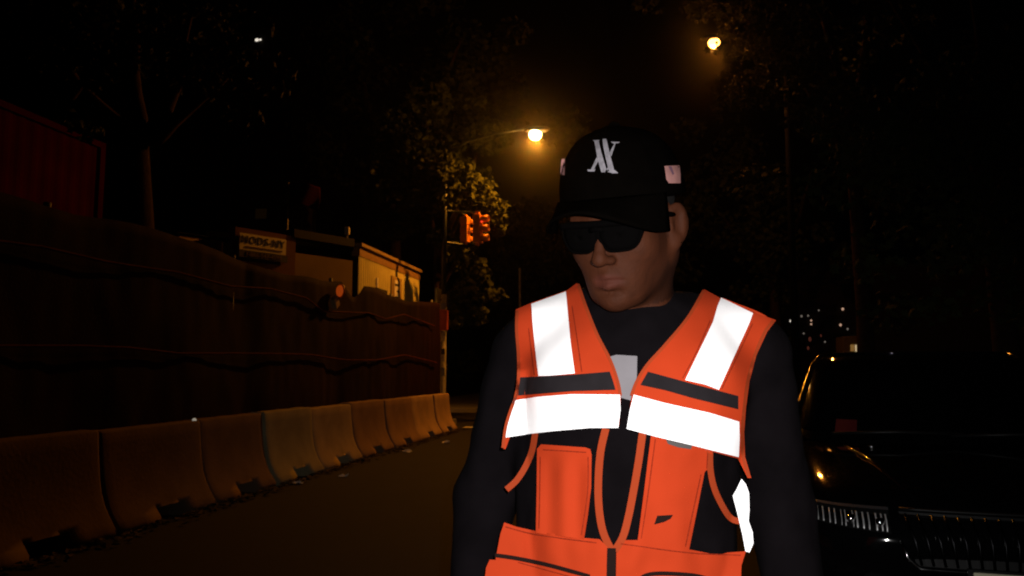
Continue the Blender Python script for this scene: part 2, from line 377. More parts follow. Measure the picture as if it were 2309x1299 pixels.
# ---- construction fence with netting
FX = -4.80; Y0, Y1 = -0.5, 18.6
fence = thing('netting_fence', (FX, 9, 0), 'long dark red netting fence with two sagging ropes, behind the concrete barriers', 'fence')
def ftop(y): return 2.66 + .05 * math.sin(y * 1.1) + .06 * noise.noise(Vector((y * .9, 3, 0))) + max(0, (y - 10)) * .026 + (-.22 if 12.3 < y < 13.2 else 0) * math.sin((y - 12.3) / .9 * math.pi)
ny, nz_ = 260, 26; v = []
for i in range(ny):
    y = Y0 + (Y1 - Y0) * i / (ny - 1)
    for j in range(nz_):
        h = j / (nz_ - 1); z = .03 + h * (ftop(y) - .03)
        x = FX + .035 * noise.noise(Vector((y * 1.3, z * .8, 0))) + .014 * noise.noise(Vector((y * 5, z * 2.5, 4))) + .05 * (abs(math.sin(y * math.pi / 3.05)) - .5)
        v.append((x, y, z))
f = [(i * nz_ + j, (i + 1) * nz_ + j, (i + 1) * nz_ + j + 1, i * nz_ + j + 1) for i in range(ny - 1) for j in range(nz_ - 1)]
o = mk('netting', v, f, NET, fence, smooth=True); md = o.modifiers.new('t', 'SOLIDIFY'); md.thickness = .004
for k in range(7):
    y = Y0 + .2 + k * 3.05
    MB().tube([(FX - .06, y, 0), (FX - .06, y, ftop(y) + .05)], .03).build('post', GALV, fence, smooth=True)
def rope_z(pts, y):
    ys = [p[0] for p in pts]; return float(np.interp(y, ys, [p[1] for p in pts]))
up = [(px_, py_) for px_, py_ in [(-400, 440), (0, 545), (90, 556), (240, 590), (400, 615), (520, 645), (610, 652), (690, 672), (730, 702), (830, 706), (870, 719), (912, 709), (980, 735)]]
lo = [(-400, 775), (0, 781), (180, 780), (290, 784), (400, 798), (520, 796), (700, 800), (780, 812), (850, 812), (912, 800), (985, 818)]
for nm, src in (('rope', up), ('rope', lo)):
    pts = []
    for a, b in src:
        d = ray(a, b); pts.append(CAM + d * ((FX + .055) / d.x))
    fine = []
    for a, b in zip(pts[:-1], pts[1:]):
        for t in np.linspace(0, 1, 6, endpoint=False): fine.append(a.lerp(b, t) + Vector((0, 0, .012 * noise.noise(Vector((a.y + t, 0, 9))))))
    fine.append(pts[-1])
    fine = [p for p in fine if p.y > Y0]
    MB().tube(fine, .013, 6).build(nm, ROPE, fence, smooth=True)
# warning lantern clipped to the top of the netting
d = ray(768, 656); p = CAM + d * ((FX + .13) / d.x)
wl = thing('warning_lantern', (p.x, p.y, p.z - .2), 'round amber barricade lantern hanging on the netting fence below the trailer', 'lantern')
Mx = Matrix.Rotation(R_(-35), 3, 'Z') @ Matrix.Rotation(R_(90), 3, 'X')
mb = MB(); prof = [(0, .05), (.05, .046), (.085, .028), (.098, 0), (.085, -.028), (.05, -.046), (0, -.05)]
n = 16; vs = []
for r, h in prof: vs += [Vector(p) + Mx @ Vector((r * math.cos(2 * math.pi * j / n), r * math.sin(2 * math.pi * j / n), h)) for j in range(n)]
mb.add(vs, [(i * n + j, i * n + (j + 1) % n, (i + 1) * n + (j + 1) % n, (i + 1) * n + j) for i in range(len(prof) - 1) for j in range(n)])
mb.build('lens', AMBERL, wl, smooth=True)
vs = [Vector(p) + Mx @ Vector((r * math.cos(2 * math.pi * j / n), r * math.sin(2 * math.pi * j / n), h)) for r, h in ((.108, .012), (.108, -.012), (.094, -.012), (.094, .012)) for j in range(n)]
MB().add(vs, [(i * n + j, i * n + (j + 1) % n, ((i + 1) % 4) * n + (j + 1) % n, ((i + 1) % 4) * n + j) for i in range(4) for j in range(n)]).build('bezel', mat('lantern bezel', (.5, .11, .02), .5), wl, smooth=True)
bev(MB().box(p + Vector((-.05, -.10, -.19)), (.09, .17, .17), Matrix.Rotation(R_(32), 3, 'X')).build('battery_case', mat('pale yellow battery case', (.42, .27, .12), .6), wl), .015)

# ---- stacked dark red containers
for i in range(2):
    z0 = i * 2.59; c = thing('site_container', (-10.2, 10.75, z0), ['dark red shipping container on the ground behind the netting fence', 'dark red shipping container stacked on top, rising above the netting fence at far left'][i], 'container', 'stacked site containers')
    x0, x1, ya, yb = -12.0, -8.98, 9.52, 11.98
    def corr(p0, p1, nrm, n):
        v = []; P0, P1 = Vector(p0), Vector(p1)
        for k in range(n * 4 + 1):
            t = k / (n * 4); off = (0, 1, 1, 0)[k % 4] * .010
            q = P0.lerp(P1, t) + Vector(nrm) * off
            v += [(q.x, q.y, z0 + .12), (q.x, q.y, z0 + 2.47)]
        return v, [(2 * k, 2 * k + 2, 2 * k + 3, 2 * k + 1) for k in range(n * 4)]
    v, f = corr((x1 - .05, ya, 0), (x1 - .05, yb, 0), (1, 0, 0), 9); o = mk('end_wall', v, f, REDC, c)
    v, f = corr((x0, ya + .04, 0), (x1, ya + .04, 0), (0, -1, 0), 11); mk('side_wall', v, f, REDC, c)
    v, f = corr((x0, yb - .04, 0), (x1, yb - .04, 0), (0, 1, 0), 11); mk('side_wall', v, f, REDC, c)
    MB().box(((x0 + x1) / 2, (ya + yb) / 2, z0 + 2.52), (x1 - x0, yb - ya - .01, .1)).build('roof', REDC, c)
    MB().box(((x0 + x1) / 2, (ya + yb) / 2, z0 + .07), (x1 - x0, yb - ya - .01, .1)).build('floor_frame', REDC, c)
    for y in (ya + .06, yb - .06):
        MB().box((x1 - .035, y, z0 + 1.295), (.07, .125, 2.56)).build('corner_post', REDC, c)

# ---- site office trailer with sign
TX, TY0, TY1, TZ = -6.0, 16.2, 20.9, 3.98
tr = thing('site_trailer', (-8, 18, 0), 'cream site office trailer with vertical siding and a name sign, behind the netting', 'trailer')
v = []; nrib = 34
for k in range(nrib * 4 + 1):
    y = TY0 + (TY1 - TY0) * k / (nrib * 4); x = TX + (0, .022, .022, 0)[k % 4]
    v += [(x, y, .5), (x, y, TZ - .2)]
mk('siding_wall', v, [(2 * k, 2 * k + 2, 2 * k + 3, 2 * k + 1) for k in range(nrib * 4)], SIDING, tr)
# end wall runs back towards the road at an angle, catching the lamp only at a glance
EA = Vector((TX, TY0, 0)); E1 = Vector((.47, .8827, 0)); EN = Vector((.8827, -.47, 0))
def on_end(x, y, off=0.0):
    d = ray(x, y); t = (EA + EN * off - CAM).dot(EN) / d.dot(EN); return CAM + d * t
def slab(name, x0, x1, y0, y1, th, m, parent, off=0.0, z0=None):
    """upright slab on the end wall plane between two photo columns"""
    a_, b_ = on_end(x0, y0, off), on_end(x1, y0, off); zt = a_.z; zb = on_end((x0 + x1) / 2, y1, off).z if z0 is None else z0
    c = [Vector((p.x, p.y, 0)) for p in (a_, b_)]; vs = []
    for z in (zb, zt):
        for q, k_ in ((c[0], 0), (c[1], 0), (c[1], 1), (c[0], 1)): w_ = q - EN * th * k_; vs.append((w_.x, w_.y, z))
    return mk(name, vs, [(0, 1, 5, 4), (1, 2, 6, 5), (2, 3, 7, 6), (3, 0, 4, 7), (4, 5, 6, 7), (3, 2, 1, 0)], m, parent)
slab('end_wall', 500, 796, 546, 700, .14, mat('shaded cream end wall', (.24, .16, .045), .8, var=.15, scale=1.5, spec=.1), tr, z0=.5)  # cream darkened so the wall's shade sits in its colour
slab('roof_edge', 664, 800, 516, 546, .3, ROOFM, tr, off=.10)
MB().box((TX - .06, (TY0 + TY1) / 2, TZ - .11), (.18, TY1 - TY0 + .02, .20)).build('fascia', mat('brown fascia board', (.30, .17, .06), .7), tr)
MB().box((TX - .04, (TY0 + TY1) / 2, TZ + .03), (.26, TY1 - TY0 + .1, .07)).build('gutter', mat('tan gutter', (.36, .24, .10), .6), tr)
vs = [(TX - .1, TY0, z) for z in (TZ - .1, TZ + .0)] + [(TX - .1, TY1, z) for z in (TZ - .1, TZ)] + [(-8.6, TY1, z) for z in (TZ - .1, TZ)] + [(-8.2, 13.9, z) for z in (TZ - .1, TZ)]
mk('roof', vs, [(0, 2, 3, 1), (2, 4, 5, 3), (4, 6, 7, 5), (6, 0, 1, 7), (1, 3, 5, 7), (0, 6, 4, 2)], ROOFM, tr)
MB().box((-8.45, 17.6, 2.1), (.14, 6.4, 3.2)).build('rear_wall', SIDING, tr)
MB().box((TX + .02, 17.0, 2.95), (.5, .75, .36)).build('air_conditioner', mat('dark unit grille', (.04, .03, .02), .7), tr)
w = MB().box((TX + .035, 18.75, 3.10), (.05, .80, 1.0)).build('window', mat('window frame cream', (.42, .30, .10), .6), tr)
MB().box((TX + .065, 18.75, 3.10), (.012, .66, .88)).build('pane', mat('curtained pane', (.45, .31, .09), .4), w)
MB().box((TX + .078, 18.72, 3.10), (.01, .46, .84)).build('notice', PALE, w)
for k in range(5): MB().box((TX + .087, 18.72 + (.05 if k % 2 else -.06), 3.40 - k * .15), (.006, .30 - .06 * (k % 3), .05)).build('print_line', INK, w)
MB().box((TX + .03, 17.35, 3.2), (.03, .05, .45)).build('conduit', PALE, tr)
MB().box((TX + .25, 22.2, 2.9), (.06, .9, 1.5)).build('open_door', SIDING, tr)
slab('sign_wall', 531, 668, 511, 620, .2, BROWN, tr, off=.07, z0=.6)
s0, s1 = on_end(541, 535, .10), on_end(645, 566, .10)
SC = on_end(593, 551, .105); W = (Vector((s1.x, s1.y, 0)) - Vector((s0.x, s0.y, 0))).length
SM = Matrix.Translation(SC) @ Matrix(((E1.x, 0, EN.x, 0), (E1.y, 0, EN.y, 0), (0, 1, 0, 0), (0, 0, 0, 1)))
HS = W * .30
def onsign(name, cx, cy, w, h, dep, m, parent, z=0):
    mb = MB().box((0, 0, 0), (w, h, dep)); return mk(name, [SM @ (Vector(q) + Vector((cx, cy, z))) for q in mb.v], mb.f, m, parent)
sg = onsign('sign', 0, 0, W, HS, .03, SIGNY, tr)
text_mesh('lettering', 'MODS-NY', W * .192, SM @ Matrix.Translation((0, HS * .12, .02)), INK, sg, bold=.004, space=1.12)
onsign('underline', .02, -HS * .30, W * .78, HS * .09, .012, mat('sign red brown', (.10, .03, .012), .6), sg, .018)
st = onsign('phone_strip', .02, -HS * .74, W * 1.04, HS * .42, .03, INK, tr)
text_mesh('lettering', '1-866-547-4599', W * .115, SM @ Matrix.Translation((.02, -HS * .74, .02)), mat('dull strip lettering', (.14, .09, .04), .7), st, bold=.015, space=1.05)
# second trailer and the cabin window behind
a, b = on_end(405, 531, -1.2), on_end(505, 531, -1.2)
t2 = thing('storage_cabin', (a.x - .5, a.y + .5, 0), 'low cream storage cabin left of the sign, mostly hidden by netting', 'cabin')
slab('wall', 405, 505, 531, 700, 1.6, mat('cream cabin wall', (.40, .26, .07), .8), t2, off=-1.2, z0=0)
slab('roof', 400, 510, 524, 531, 1.7, ROOFM, t2, off=-1.15)
a, b = at_y(532, 442, 22), at_y(640, 510, 22)
t3 = thing('upper_cabin', ((a.x + b.x) / 2, 23, 0), 'dark stacked cabin with one small dim window above the sign', 'cabin')
MB().box(((a.x + b.x) / 2, 23.2, a.z / 2), (b.x - a.x, 2.2, a.z)).build('wall', mat('dark brown cabin wall', (.05, .03, .022), .8), t3)
a, b = at_y(576, 471, 22.05), at_y(599, 492, 22.05)
MB().box(((a.x + b.x) / 2, 22.08, (a.z + b.z) / 2), (b.x - a.x, .06, a.z - b.z)).build('window', mat('dim cabin window', (.05, .03, .01), .6, emit=(1, .45, .04), estr=.003), t3)
# small lamp housing on the trailer roof
p = at_y(783, 521, 16.3)
mb = MB().tube([(p.x, 16.3, TZ + .06), (p.x, 16.3, p.z)], .02)
fl_ = thing('floodlight', (p.x, 16.3, TZ), 'small pale box floodlight standing on the trailer roof edge', 'floodlight')
mb.build('stalk', GALV, fl_); bev(MB().box((p.x, 16.3, p.z), (.10, .09, .17)).build('housing', mat('pale lamp housing', (.55, .5, .38), .5), fl_), .012)
# flag on a pole behind the trailer
p0, p1 = at_y(651, 424, 19.0), at_y(651, 510, 19.0)
fg = thing('flag', (p0.x, 19, 0), 'limp red striped flag drooping from a thin pole above the trailer', 'flag')
MB().tube([(p0.x, 19, 0), (p0.x, 19, p0.z + .15)], .022).build('pole', POLEM, fg, smooth=True)
v = []; f = []; fm = []; nu, nv = 16, 14
for i in range(nu + 1):
    for j in range(nv + 1):
        a_ = i / nu; b_ = j / nv
        x = p0.x + .02 + a_ * .80; z = p0.z + .1 - b_ * .62 - (1 - b_) * 0 + a_ * .10 - .15 * a_ * a_
        v.append((x, 19 + .10 * math.sin(a_ * 7 + b_ * 2.5) * (.3 + a_), z + .05 * math.sin(a_ * 5)))
for i in range(nu):
    for j in range(nv):
        f.append((i * (nv + 1) + j, (i + 1) * (nv + 1) + j, (i + 1) * (nv + 1) + j + 1, i * (nv + 1) + j + 1)); fm.append(2 if (i < 6 and j < 7) else (j // 1) % 2)
o = mk('cloth', v, f, None, fg, smooth=True, mats=[FLAGR, FLAGW, FLAGB], fmat=fm); md = o.modifiers.new('t', 'SOLIDIFY'); md.thickness = .004

# ---- signal and lamp pole
PX, PY = -4.86, 19.15
pole = thing('signal_pole', (PX, PY, .13), 'tall steel street pole at the corner carrying the glowing yellow street lamp', 'street lamp')
MB().tube([(PX, PY, .13), (PX, PY, .5), (PX, PY, .55), (PX, PY, 3.2)], [.13, .12, .075, .07], 12).build('lower_shaft', POLEM, pole, smooth=True)
MB().tube([(PX, PY, 3.2), (PX, PY, 6.9)], [.07, .055], 12).build('upper_shaft', GREEN_P, pole, smooth=True)
LP = at_y(1207, 302, 19.8)
arm = [Vector((PX, PY, 6.75)), Vector((PX + .5, PY + .12, 7.08)), Vector((PX + 1.2, PY + .35, 7.32)), Vector((LP.x - .25, LP.y - .05, LP.z + .13))]
MB().tube(arm, [.035, .032, .028, .025], 8).build('lamp_arm', GREEN_P, pole, smooth=True)
MB().ball((LP.x + .05, LP.y, LP.z + .11), (.34, .16, .085), 16, 8).build('lamp_head', GALV, pole, smooth=True)
MB().ball((LP.x + .0, LP.y, LP.z - .02), (.16, .15, .145), 18, 10).build('lamp_glass', SODIUM, pole, smooth=True)
def lamp_light(name, loc, e, c, r=.09):
    l = bpy.data.lights.new(name, 'POINT'); l.energy = e; l.color = c; l.shadow_soft_size = r
    o = bpy.data.objects.new(name, l); col.objects.link(o); o.location = loc; return o
lamp_light('sodium_lamp', (LP.x, LP.y, LP.z - .24), 130, (1.0, .33, .026))
_l = bpy.data.lights.new('sodium_lamp_beam', 'SPOT'); _l.energy = 900; _l.color = (1.0, .32, .022); _l.spot_size = R_(150); _l.spot_blend = .55; _l.shadow_soft_size = .08
_o = bpy.data.objects.new('sodium_lamp_beam', _l); col.objects.link(_o); _o.location = (LP.x, LP.y, LP.z - .26)
_o.rotation_euler = Vector((-.40, -.36, -.84)).to_track_quat('-Z', 'Y').to_euler()
a = at_y(1008, 722, PY - .1)
bev(MB().box((PX + .0, PY - .12, a.z), (.26, .2, .5)).build('call_box', REDBOX, pole), .02)
MB().tube([(PX - .02, PY - .02, a.z + .25), (PX - .02, PY - .02, a.z + .42)], .09, 10).build('bracket', GALV, pole)
for k, (z, h, m) in enumerate([(2.05, .22, PALE), (1.72, .14, INK), (1.55, .16, PALE), (1.2, .2, GALV)]):
    n = 7; vs = []
    for j in range(n):
        t = R_(-125 + 80 * j / (n - 1)); vs += [(PX + .0755 * math.cos(t), PY + .0755 * math.sin(t), z), (PX + .0755 * math.cos(t), PY + .0755 * math.sin(t), z + h)]
    mk('sticker', vs, [(2 * j, 2 * j + 2, 2 * j + 3, 2 * j + 1) for j in range(n - 1)], mat('faded sticker', (.34, .30, .22), .7, var=.4, scale=14) if m is PALE else m, pole)
# signal heads
def signal_head(px_, py_, Y, face, label, s=1.0):
    c = at_y(px_, py_, Y); t = thing('traffic_signal', (c.x, c.y, c.z - .4), label, 'traffic signal', 'traffic signals on the corner pole')
    Rm = Matrix.Rotation(face, 3, 'Z')       # local +x is the facing direction
    def P(q): return c + Rm @ (Vector(q) * s)
    for i in range(3):
        z = (1 - i) * .255
        mb = MB().box((0, 0, z), (.20, .25, .245)); o = mk('section', [P(q) for q in mb.v], mb.f, SIGY, t); bev(o, .02)
        n = 12; vs = []
        for xx, rr in ((.10, .100), (.30, .106)):
            for j in range(n + 1):
                an = R_(-40 + 260 * j / n); vs.append(P((xx, rr * math.cos(an), z + rr * math.sin(an))))
        vo = mk('visor', vs, [(j, j + 1, n + 2 + j, n + 1 + j) for j in range(n)], SIGY, t, smooth=True); md = vo.modifiers.new('t', 'SOLIDIFY'); md.thickness = .006
        vs = [P((.105 + .015 * (1 - r * r), .095 * r * math.cos(2 * math.pi * j / n), z + .095 * r * math.sin(2 * math.pi * j / n))) for r in (0.02, .5, 1) for j in range(n)]
        mk('lens', vs, [(i_ * n + j, i_ * n + (j + 1) % n, (i_ + 1) * n + (j + 1) % n, (i_ + 1) * n + j) for i_ in range(2) for j in range(n)],
           REDLENS if i == 0 else mat(['', 'amber signal lens', 'green signal lens'][i], [(0,) * 3, (.2, .08, .01), (.01, .08, .04)][i], .25), t, smooth=True)
    for zz in (.41, -.41):
        mb = MB().box((0, 0, zz), (.10, .10, .06)); mk('end_cap', [P(q) for q in mb.v], mb.f, SIGY, t)
    mb = MB().tube([P((0, 0, .42)), P((-.2, 0, .46)), Vector((PX, PY, c.z + .46 * s))], .025, 6); mb.build('hanger', GREEN_P, t)
    mb = MB().tube([P((0, 0, -.42)), P((-.2, 0, -.46)), Vector((PX, PY, c.z - .46 * s))], .025, 6); mb.build('hanger', GREEN_P, t)
    return t
signal_head(1077, 516, 19.3, R_(-8), 'yellow three-lamp traffic signal facing right, nearer the street lamp', .95)
signal_head(1049, 518, 19.75, R_(70), 'yellow three-lamp traffic signal half hidden by leaves, turned away', .88)

# ---- second street lamp behind leaves
L2 = at_y(1610, 95, 20.4)
lp2 = thing('street_lamp', (3.7, 20.6, .13), 'tall dark street lamp on the right pavement, its amber light broken up by leaves', 'street lamp')
MB().tube([(3.7, 20.6, .13), (3.7, 20.6, 9.3)], [.11, .06], 10).build('shaft', mat('blackened lamp steel', (.003, .003, .003), .8, spec=.05), lp2, smooth=True)
MB().tube([(3.7, 20.6, 9.2), (3.2, 20.55, 9.75), (L2.x + .3, 20.4, L2.z + .14)], [.045, .04, .03], 8).build('lamp_arm', mat('blackened lamp steel', (.003, .003, .003), .8, spec=.05), lp2, smooth=True)
MB().ball((L2.x, L2.y, L2.z + .12), (.34, .16, .085), 16, 8).build('lamp_head', mat('blackened lamp steel', (.003, .003, .003), .8), lp2, smooth=True)
MB().ball((L2.x, L2.y, L2.z - .02), (.15, .14, .13), 18, 10).build('lamp_glass', SODIUM2, lp2, smooth=True)
lamp_light('amber_lamp', (L2.x, L2.y, L2.z - .2), 300, (1.0, .30, .03))

# ---- distant thin sign pole beyond the junction
p = at_y(1172, 605, 30)
sp = thing('sign_post', (p.x, 30, 0), 'thin bare metal post standing far down the road behind the person', 'post')
MB().tube([(p.x, 30, 0), (p.x, 30, p.z)], .045, 8).build('shaft', POLEM, sp, smooth=True)
MB().box((p.x, 29.93, p.z - .25), (.05, .03, .42)).build('plate_edge', GALV, sp)

# ---- distant tower and added low building whose dots stand in for glints
tw = thing('apartment_tower', (-30, 62, 0), 'dark apartment tower far behind the trees with one pair of lit windows', 'tower')
MB().box((-30, 64, 21), (20, 10, 42)).build('wall', NIGHTW, tw)
wp = at_y(583, 91, 58.95)
base_m = None
for i in range(6):
    for j in range(10):
        x = -37.5 + i * 3; z = 3 + j * 3.6
        if base_m is None:
            o = MB().box((0, 0, 0), (1.5, .12, 1.7)).build('window', DARKPANE, None); base_m = o.data; o.parent = tw; BASE[o.name] = Vector((0, 0, 0))
        else:
            o = bpy.data.objects.new('window', base_m); col.objects.link(o); o.parent = tw
        o.location = (x + 30, 58.98 - 62, z)
for dx, s in ((-.10, .17), (.20, .11)):
    MB().ball((wp.x + dx, 58.85, wp.z), (s, .06, s * .8), 10, 6).build('light_dot', LITWHITE, tw)
lb = thing('glint_building', (11, 40, 0), 'added dark low building far down the right side, its glowing dots standing in for glints and far lamps', 'building')
MB().box((12.5, 42, 3.2), (11, 4, 6.4)).build('wall', NIGHTW, lb)
MB().box((12.5, 41.95, 6.5), (11.4, 4.4, .2)).build('roof', ROOFM, lb)
for i, (x, y, r, m) in enumerate([(1783, 724, 4, 'w'), (1807, 713, 3.2, 'd'), (1822, 712, 2.8, 'd'), (1829, 723, 3, 'o'), (1829, 731, 3, 'o'), (1900, 697, 4.2, 'o'), (1895, 733, 4, 'o'), (1911, 742, 3, 'd'), (1926, 767, 4.5, 'w'), (1826, 765, 5, 'r'), (1822, 785, 4, 'r'), (1851, 757, 3, 'r'), (1846, 700, 2.5, 'd'), (1812, 752, 2.6, 'd'), (1860, 771, 2.6, 'd'), (2067, 801, 5, 'o2')]):
    p = at_y(x, y, 39.9); s = r / FPX * 32
    mm = {'w': LITWHITE, 'd': mat('dim far glint', (.3, .3, .3), .5, emit=(1, .85, .7), estr=.16), 'o': mat('orange far glint', (.3, .2, .15), .5, emit=(1, .6, .4), estr=.5), 'r': mat('red far dot', (.2, .02, .02), .5, emit=(1, .25, .15), estr=.05), 'o2': mat('dim amber far dot', (.3, .2, .1), .5, emit=(1, .6, .2), estr=.12)}[m]
    MB().ball((p.x, 39.88, p.z), (s * .8, .05, s * (1.3 if m == 'r' else .9)), 8, 5).build('light_dot', mm, lb)  # glowing dots in place of glints and far lamps
# lit box (ticket kiosk) beyond the car
p = at_y(1934, 786, 24); q = at_y(1934, 786, 24)
kb = thing('lit_kiosk', (q.x, 24, .13), 'small kiosk with a bright square window beyond the black car', 'kiosk')
bev(MB().box((q.x, 24.5, (q.z + .3) / 2 + .1), (.75, .9, q.z + .2)).build('cabinet', mat('kiosk cabinet', (.10, .07, .03), .6), kb), .03)
MB().box((q.x + .05, 24.035, q.z + .01), (.21, .03, .19)).build('window', mat('kiosk window', (.4, .3, .2), .5, emit=(1.0, .76, .42), estr=.55), kb)
MB().box((q.x - .13, 24.035, q.z + .02), (.10, .03, .19)).build('side_window', mat('kiosk side window', (.4, .25, .1), .5, emit=(1.0, .55, .15), estr=.16), kb)
MB().box((q.x - .02, 24.03, q.z - .13), (.32, .04, .03)).build('ledge', mat('kiosk ledge', (.4, .3, .12), .5, emit=(1, .6, .2), estr=.05), kb)

# ================================================================== TREES
LEAFSHAPE = [(0, -.5), (.16, -.28), (.46, -.30), (.30, -.02), (.5, .22), (.17, .18), (0, .58), (-.17, .18), (-.5, .22), (-.30, -.02), (-.46, -.30), (-.16, -.28)]
KEEP = [(tuple(LP), 1.9), (tuple(L2), 1.0)]
dl = (LP - CAM).normalized()
CONE = [(tuple(dl), 21.0, .075), (tuple((L2 + Vector((-.06, 0, 0)) - CAM).normalized()), 20.5, .0055), (tuple((wp - CAM).normalized()), 57.0, .010)]
def leaves(centres, radii, n, size):
    centres = np.array(centres); radii = np.array(radii); w = radii ** 2.2; w /= w.sum()
    idx = rng.choice(len(centres), n, p=w)
    d = rng.normal(size=(n, 3)); d /= np.linalg.norm(d, axis=1, keepdims=True)
    r = rng.uniform(.25, 1, n) ** .5
    P = centres[idx] + d * (radii[idx] * r)[:, None] * np.array([1, 1, .75])
    nrm = rng.normal(size=(n, 3)) * .7 + np.array([0, 0, .6]) + d * .4; nrm /= np.linalg.norm(nrm, axis=1, keepdims=True)
    a = np.cross(nrm, rng.normal(size=(n, 3))); a /= np.linalg.norm(a, axis=1, keepdims=True); b = np.cross(nrm, a)
    s = size * rng.uniform(.6, 1.25, n)
    keep = np.ones(n, bool)
    for c_, rad_ in KEEP: keep &= np.linalg.norm(P - np.array(c_), axis=1) > rad_
    for c_, d_, rad_ in CONE:
        t_ = P - np.array(CAM); w_ = t_ @ np.array(c_) ; keep &= ~((w_ > 5) & (np.linalg.norm(t_ / w_[:, None] - np.array(c_), axis=1) < rad_) & (w_ < d_))
    P, nrm, a, b, s = P[keep], nrm[keep], a[keep], b[keep], s[keep]; n = len(P)
    K = len(LEAFSHAPE); sh = np.array(LEAFSHAPE)
    droop = -(np.abs(sh[:, 0]) ** 2) * .5
    V = P[:, None, :] + s[:, None, None] * (a[:, None, :] * sh[None, :, 0:1] + b[:, None, :] * sh[None, :, 1:2] + nrm[:, None, :] * droop[None, :, None])
    V = np.concatenate([P[:, None, :], V], 1).reshape(-1, 3)
    f = []
    for i in range(n):
        o = i * (K + 1)
        f += [(o, o + 1 + j, o + 1 + (j + 1) % K) for j in range(K)]
    return V, f
def tree(base, height, label, limbs, clumps, nleaf, size, r0, name='street_tree', lean=(0, 0)):
    t = thing(name, base, label, 'tree'); B = Vector(base); mb = MB()
    pts = [B + Vector((lean[0] * h + .06 * math.sin(h * 5), lean[1] * h, height * h)) for h in (0, .05, .15, .35, .6, .85, 1)]
    mb.tube(pts, [r0 * 1.45, r0 * 1.12, r0, r0 * .92, r0 * .8, r0 * .62, r0 * .45], 12)
    for lb_ in limbs:
        P = [Vector(q) for q in lb_['p']]; fine = []
        for a, b in zip(P[:-1], P[1:]):
            for u in (0, .33, .66): fine.append(a.lerp(b, u) + Vector((noise.noise(a + b * u), noise.noise(b + a * u), 0)) * lb_['r'] * .6)
        fine.append(P[-1]); n = len(fine)
        mb.tube(fine, [lb_['r'] * (1 - .8 * i / (n - 1)) for i in range(n)], 8)
    mb.build('trunk', BARK, t, smooth=True)
    V, f = leaves([c[:3] for c in clumps], [c[3] for c in clumps], nleaf, size)
    mk('crown', V, f, LEAF, t); return t
def A(px_, py_, Y, r): p = at_y(px_, py_, Y); return (p.x, p.y, p.z, r)
def Q(px_, py_, Y): return at_y(px_, py_, Y)
def scatter(px_, py_, sx, sy, Y, sY, n, r):
    return [A(px_ + rng.normal(0, sx), py_ + rng.normal(0, sy), Y + rng.normal(0, sY), r * rng.uniform(.55, 1.2)) for _ in range(n)]
# tree behind the left fence
b0 = Q(303, 480, 9.6); tb = (b0.x, 9.6, 0)
tree(tb, Q(305, 300, 9.6).z, 'big street tree with forked branches behind the netting at far left',
     [dict(p=[Q(300, 330, 9.6), Q(180, 200, 9.4), Q(80, 95, 9.2), Q(-60, -30, 9)], r=.16), dict(p=[Q(110, 262, 9.0), Q(180, 195, 9.1), Q(250, 120, 9.2)], r=.10),
      dict(p=[Q(340, 320, 9.6), Q(420, 250, 9.8), Q(520, 165, 10)], r=.14), dict(p=[Q(350, 300, 9.6), Q(400, 190, 9.8), Q(430, 40, 10)], r=.13), dict(p=[Q(310, 320, 9.6), Q(290, 150, 9.5), Q(300, -60, 9.4)], r=.2)],
     scatter(400, 70, 120, 90, 9.8, .8, 26, .5) + scatter(170, 165, 22, 14, 8.6, .2, 3, .18) + scatter(500, 170, 50, 40, 9.5, .4, 8, .3) + scatter(60, -20, 120, 60, 9, .8, 10, .6), 5200, .13, .38)
# tree at the junction by the signal
jt = (-5.9, 22.6, .13)
tree(jt, 5.0, 'leafy tree beside the traffic signals, lit golden by the street lamp',
     [dict(p=[(-5.9, 22.6, 4.2), (-5.2, 22.0, 5.6), (-4.2, 21.6, 6.6)], r=.12), dict(p=[(-5.9, 22.6, 4.6), (-6.4, 22.9, 6.5), (-6.6, 23, 8.5)], r=.14), dict(p=[(-5.9, 22.6, 3.6), (-5.2, 22.2, 4.6), (-4.4, 21.9, 5.2)], r=.09), dict(p=[(-5.9, 22.6, 4.9), (-5.0, 22.9, 7.2), (-4.6, 23, 9.5)], r=.13)],
     scatter(985, 410, 70, 45, 20.6, .4, 28, .55) + scatter(1125, 430, 26, 26, 20.2, .25, 9, .30) + scatter(1008, 420, 8, 40, 18.9, .06, 8, .2) + scatter(1062, 630, 24, 55, 21.0, .4, 16, .42) + scatter(960, 260, 110, 80, 22.4, 1.2, 20, .7) + scatter(905, 430, 70, 70, 20.9, .5, 20, .55) + scatter(1040, 350, 50, 40, 20.6, .3, 12, .4), 19000, .17, .2)
# overhead tree behind the lamp
ot = (-8.8, 27.5, 0)
tree(ot, 8, 'tall dark tree rising behind the trailer in the middle of the site',
     [dict(p=[(-8.8, 27.5, 6.8), (-7.5, 27, 10), (-6.2, 26.5, 13)], r=.22), dict(p=[(-8.8, 27.5, 7.2), (-10, 27.8, 11), (-10.5, 28, 14)], r=.22)],
     scatter(930, 150, 150, 110, 27, 1.5, 34, 1.1) + scatter(750, 300, 90, 90, 27.5, 1, 14, .9), 5500, .22, .32)
# right hand street tree, near, dim trunk
rt = (4.55, 11.2, .13)
tree(rt, 4.2, 'dim street tree on the right pavement beyond the black car',
     [dict(p=[(4.55, 11.2, 3.2), (5.1, 11.3, 4.6), (5.6, 11.4, 6)], r=.12), dict(p=[(4.55, 11.2, 3.5), (4.0, 11, 5), (3.3, 10.8, 6.2)], r=.13), dict(p=[(4.55, 11.2, 4), (4.6, 11.4, 6), (4.5, 11.5, 7.5)], r=.12)],
     scatter(2080, 330, 150, 130, 10.8, .8, 30, .6) + scatter(2150, 640, 110, 60, 10.6, .5, 12, .35), 3600, .13, .17)
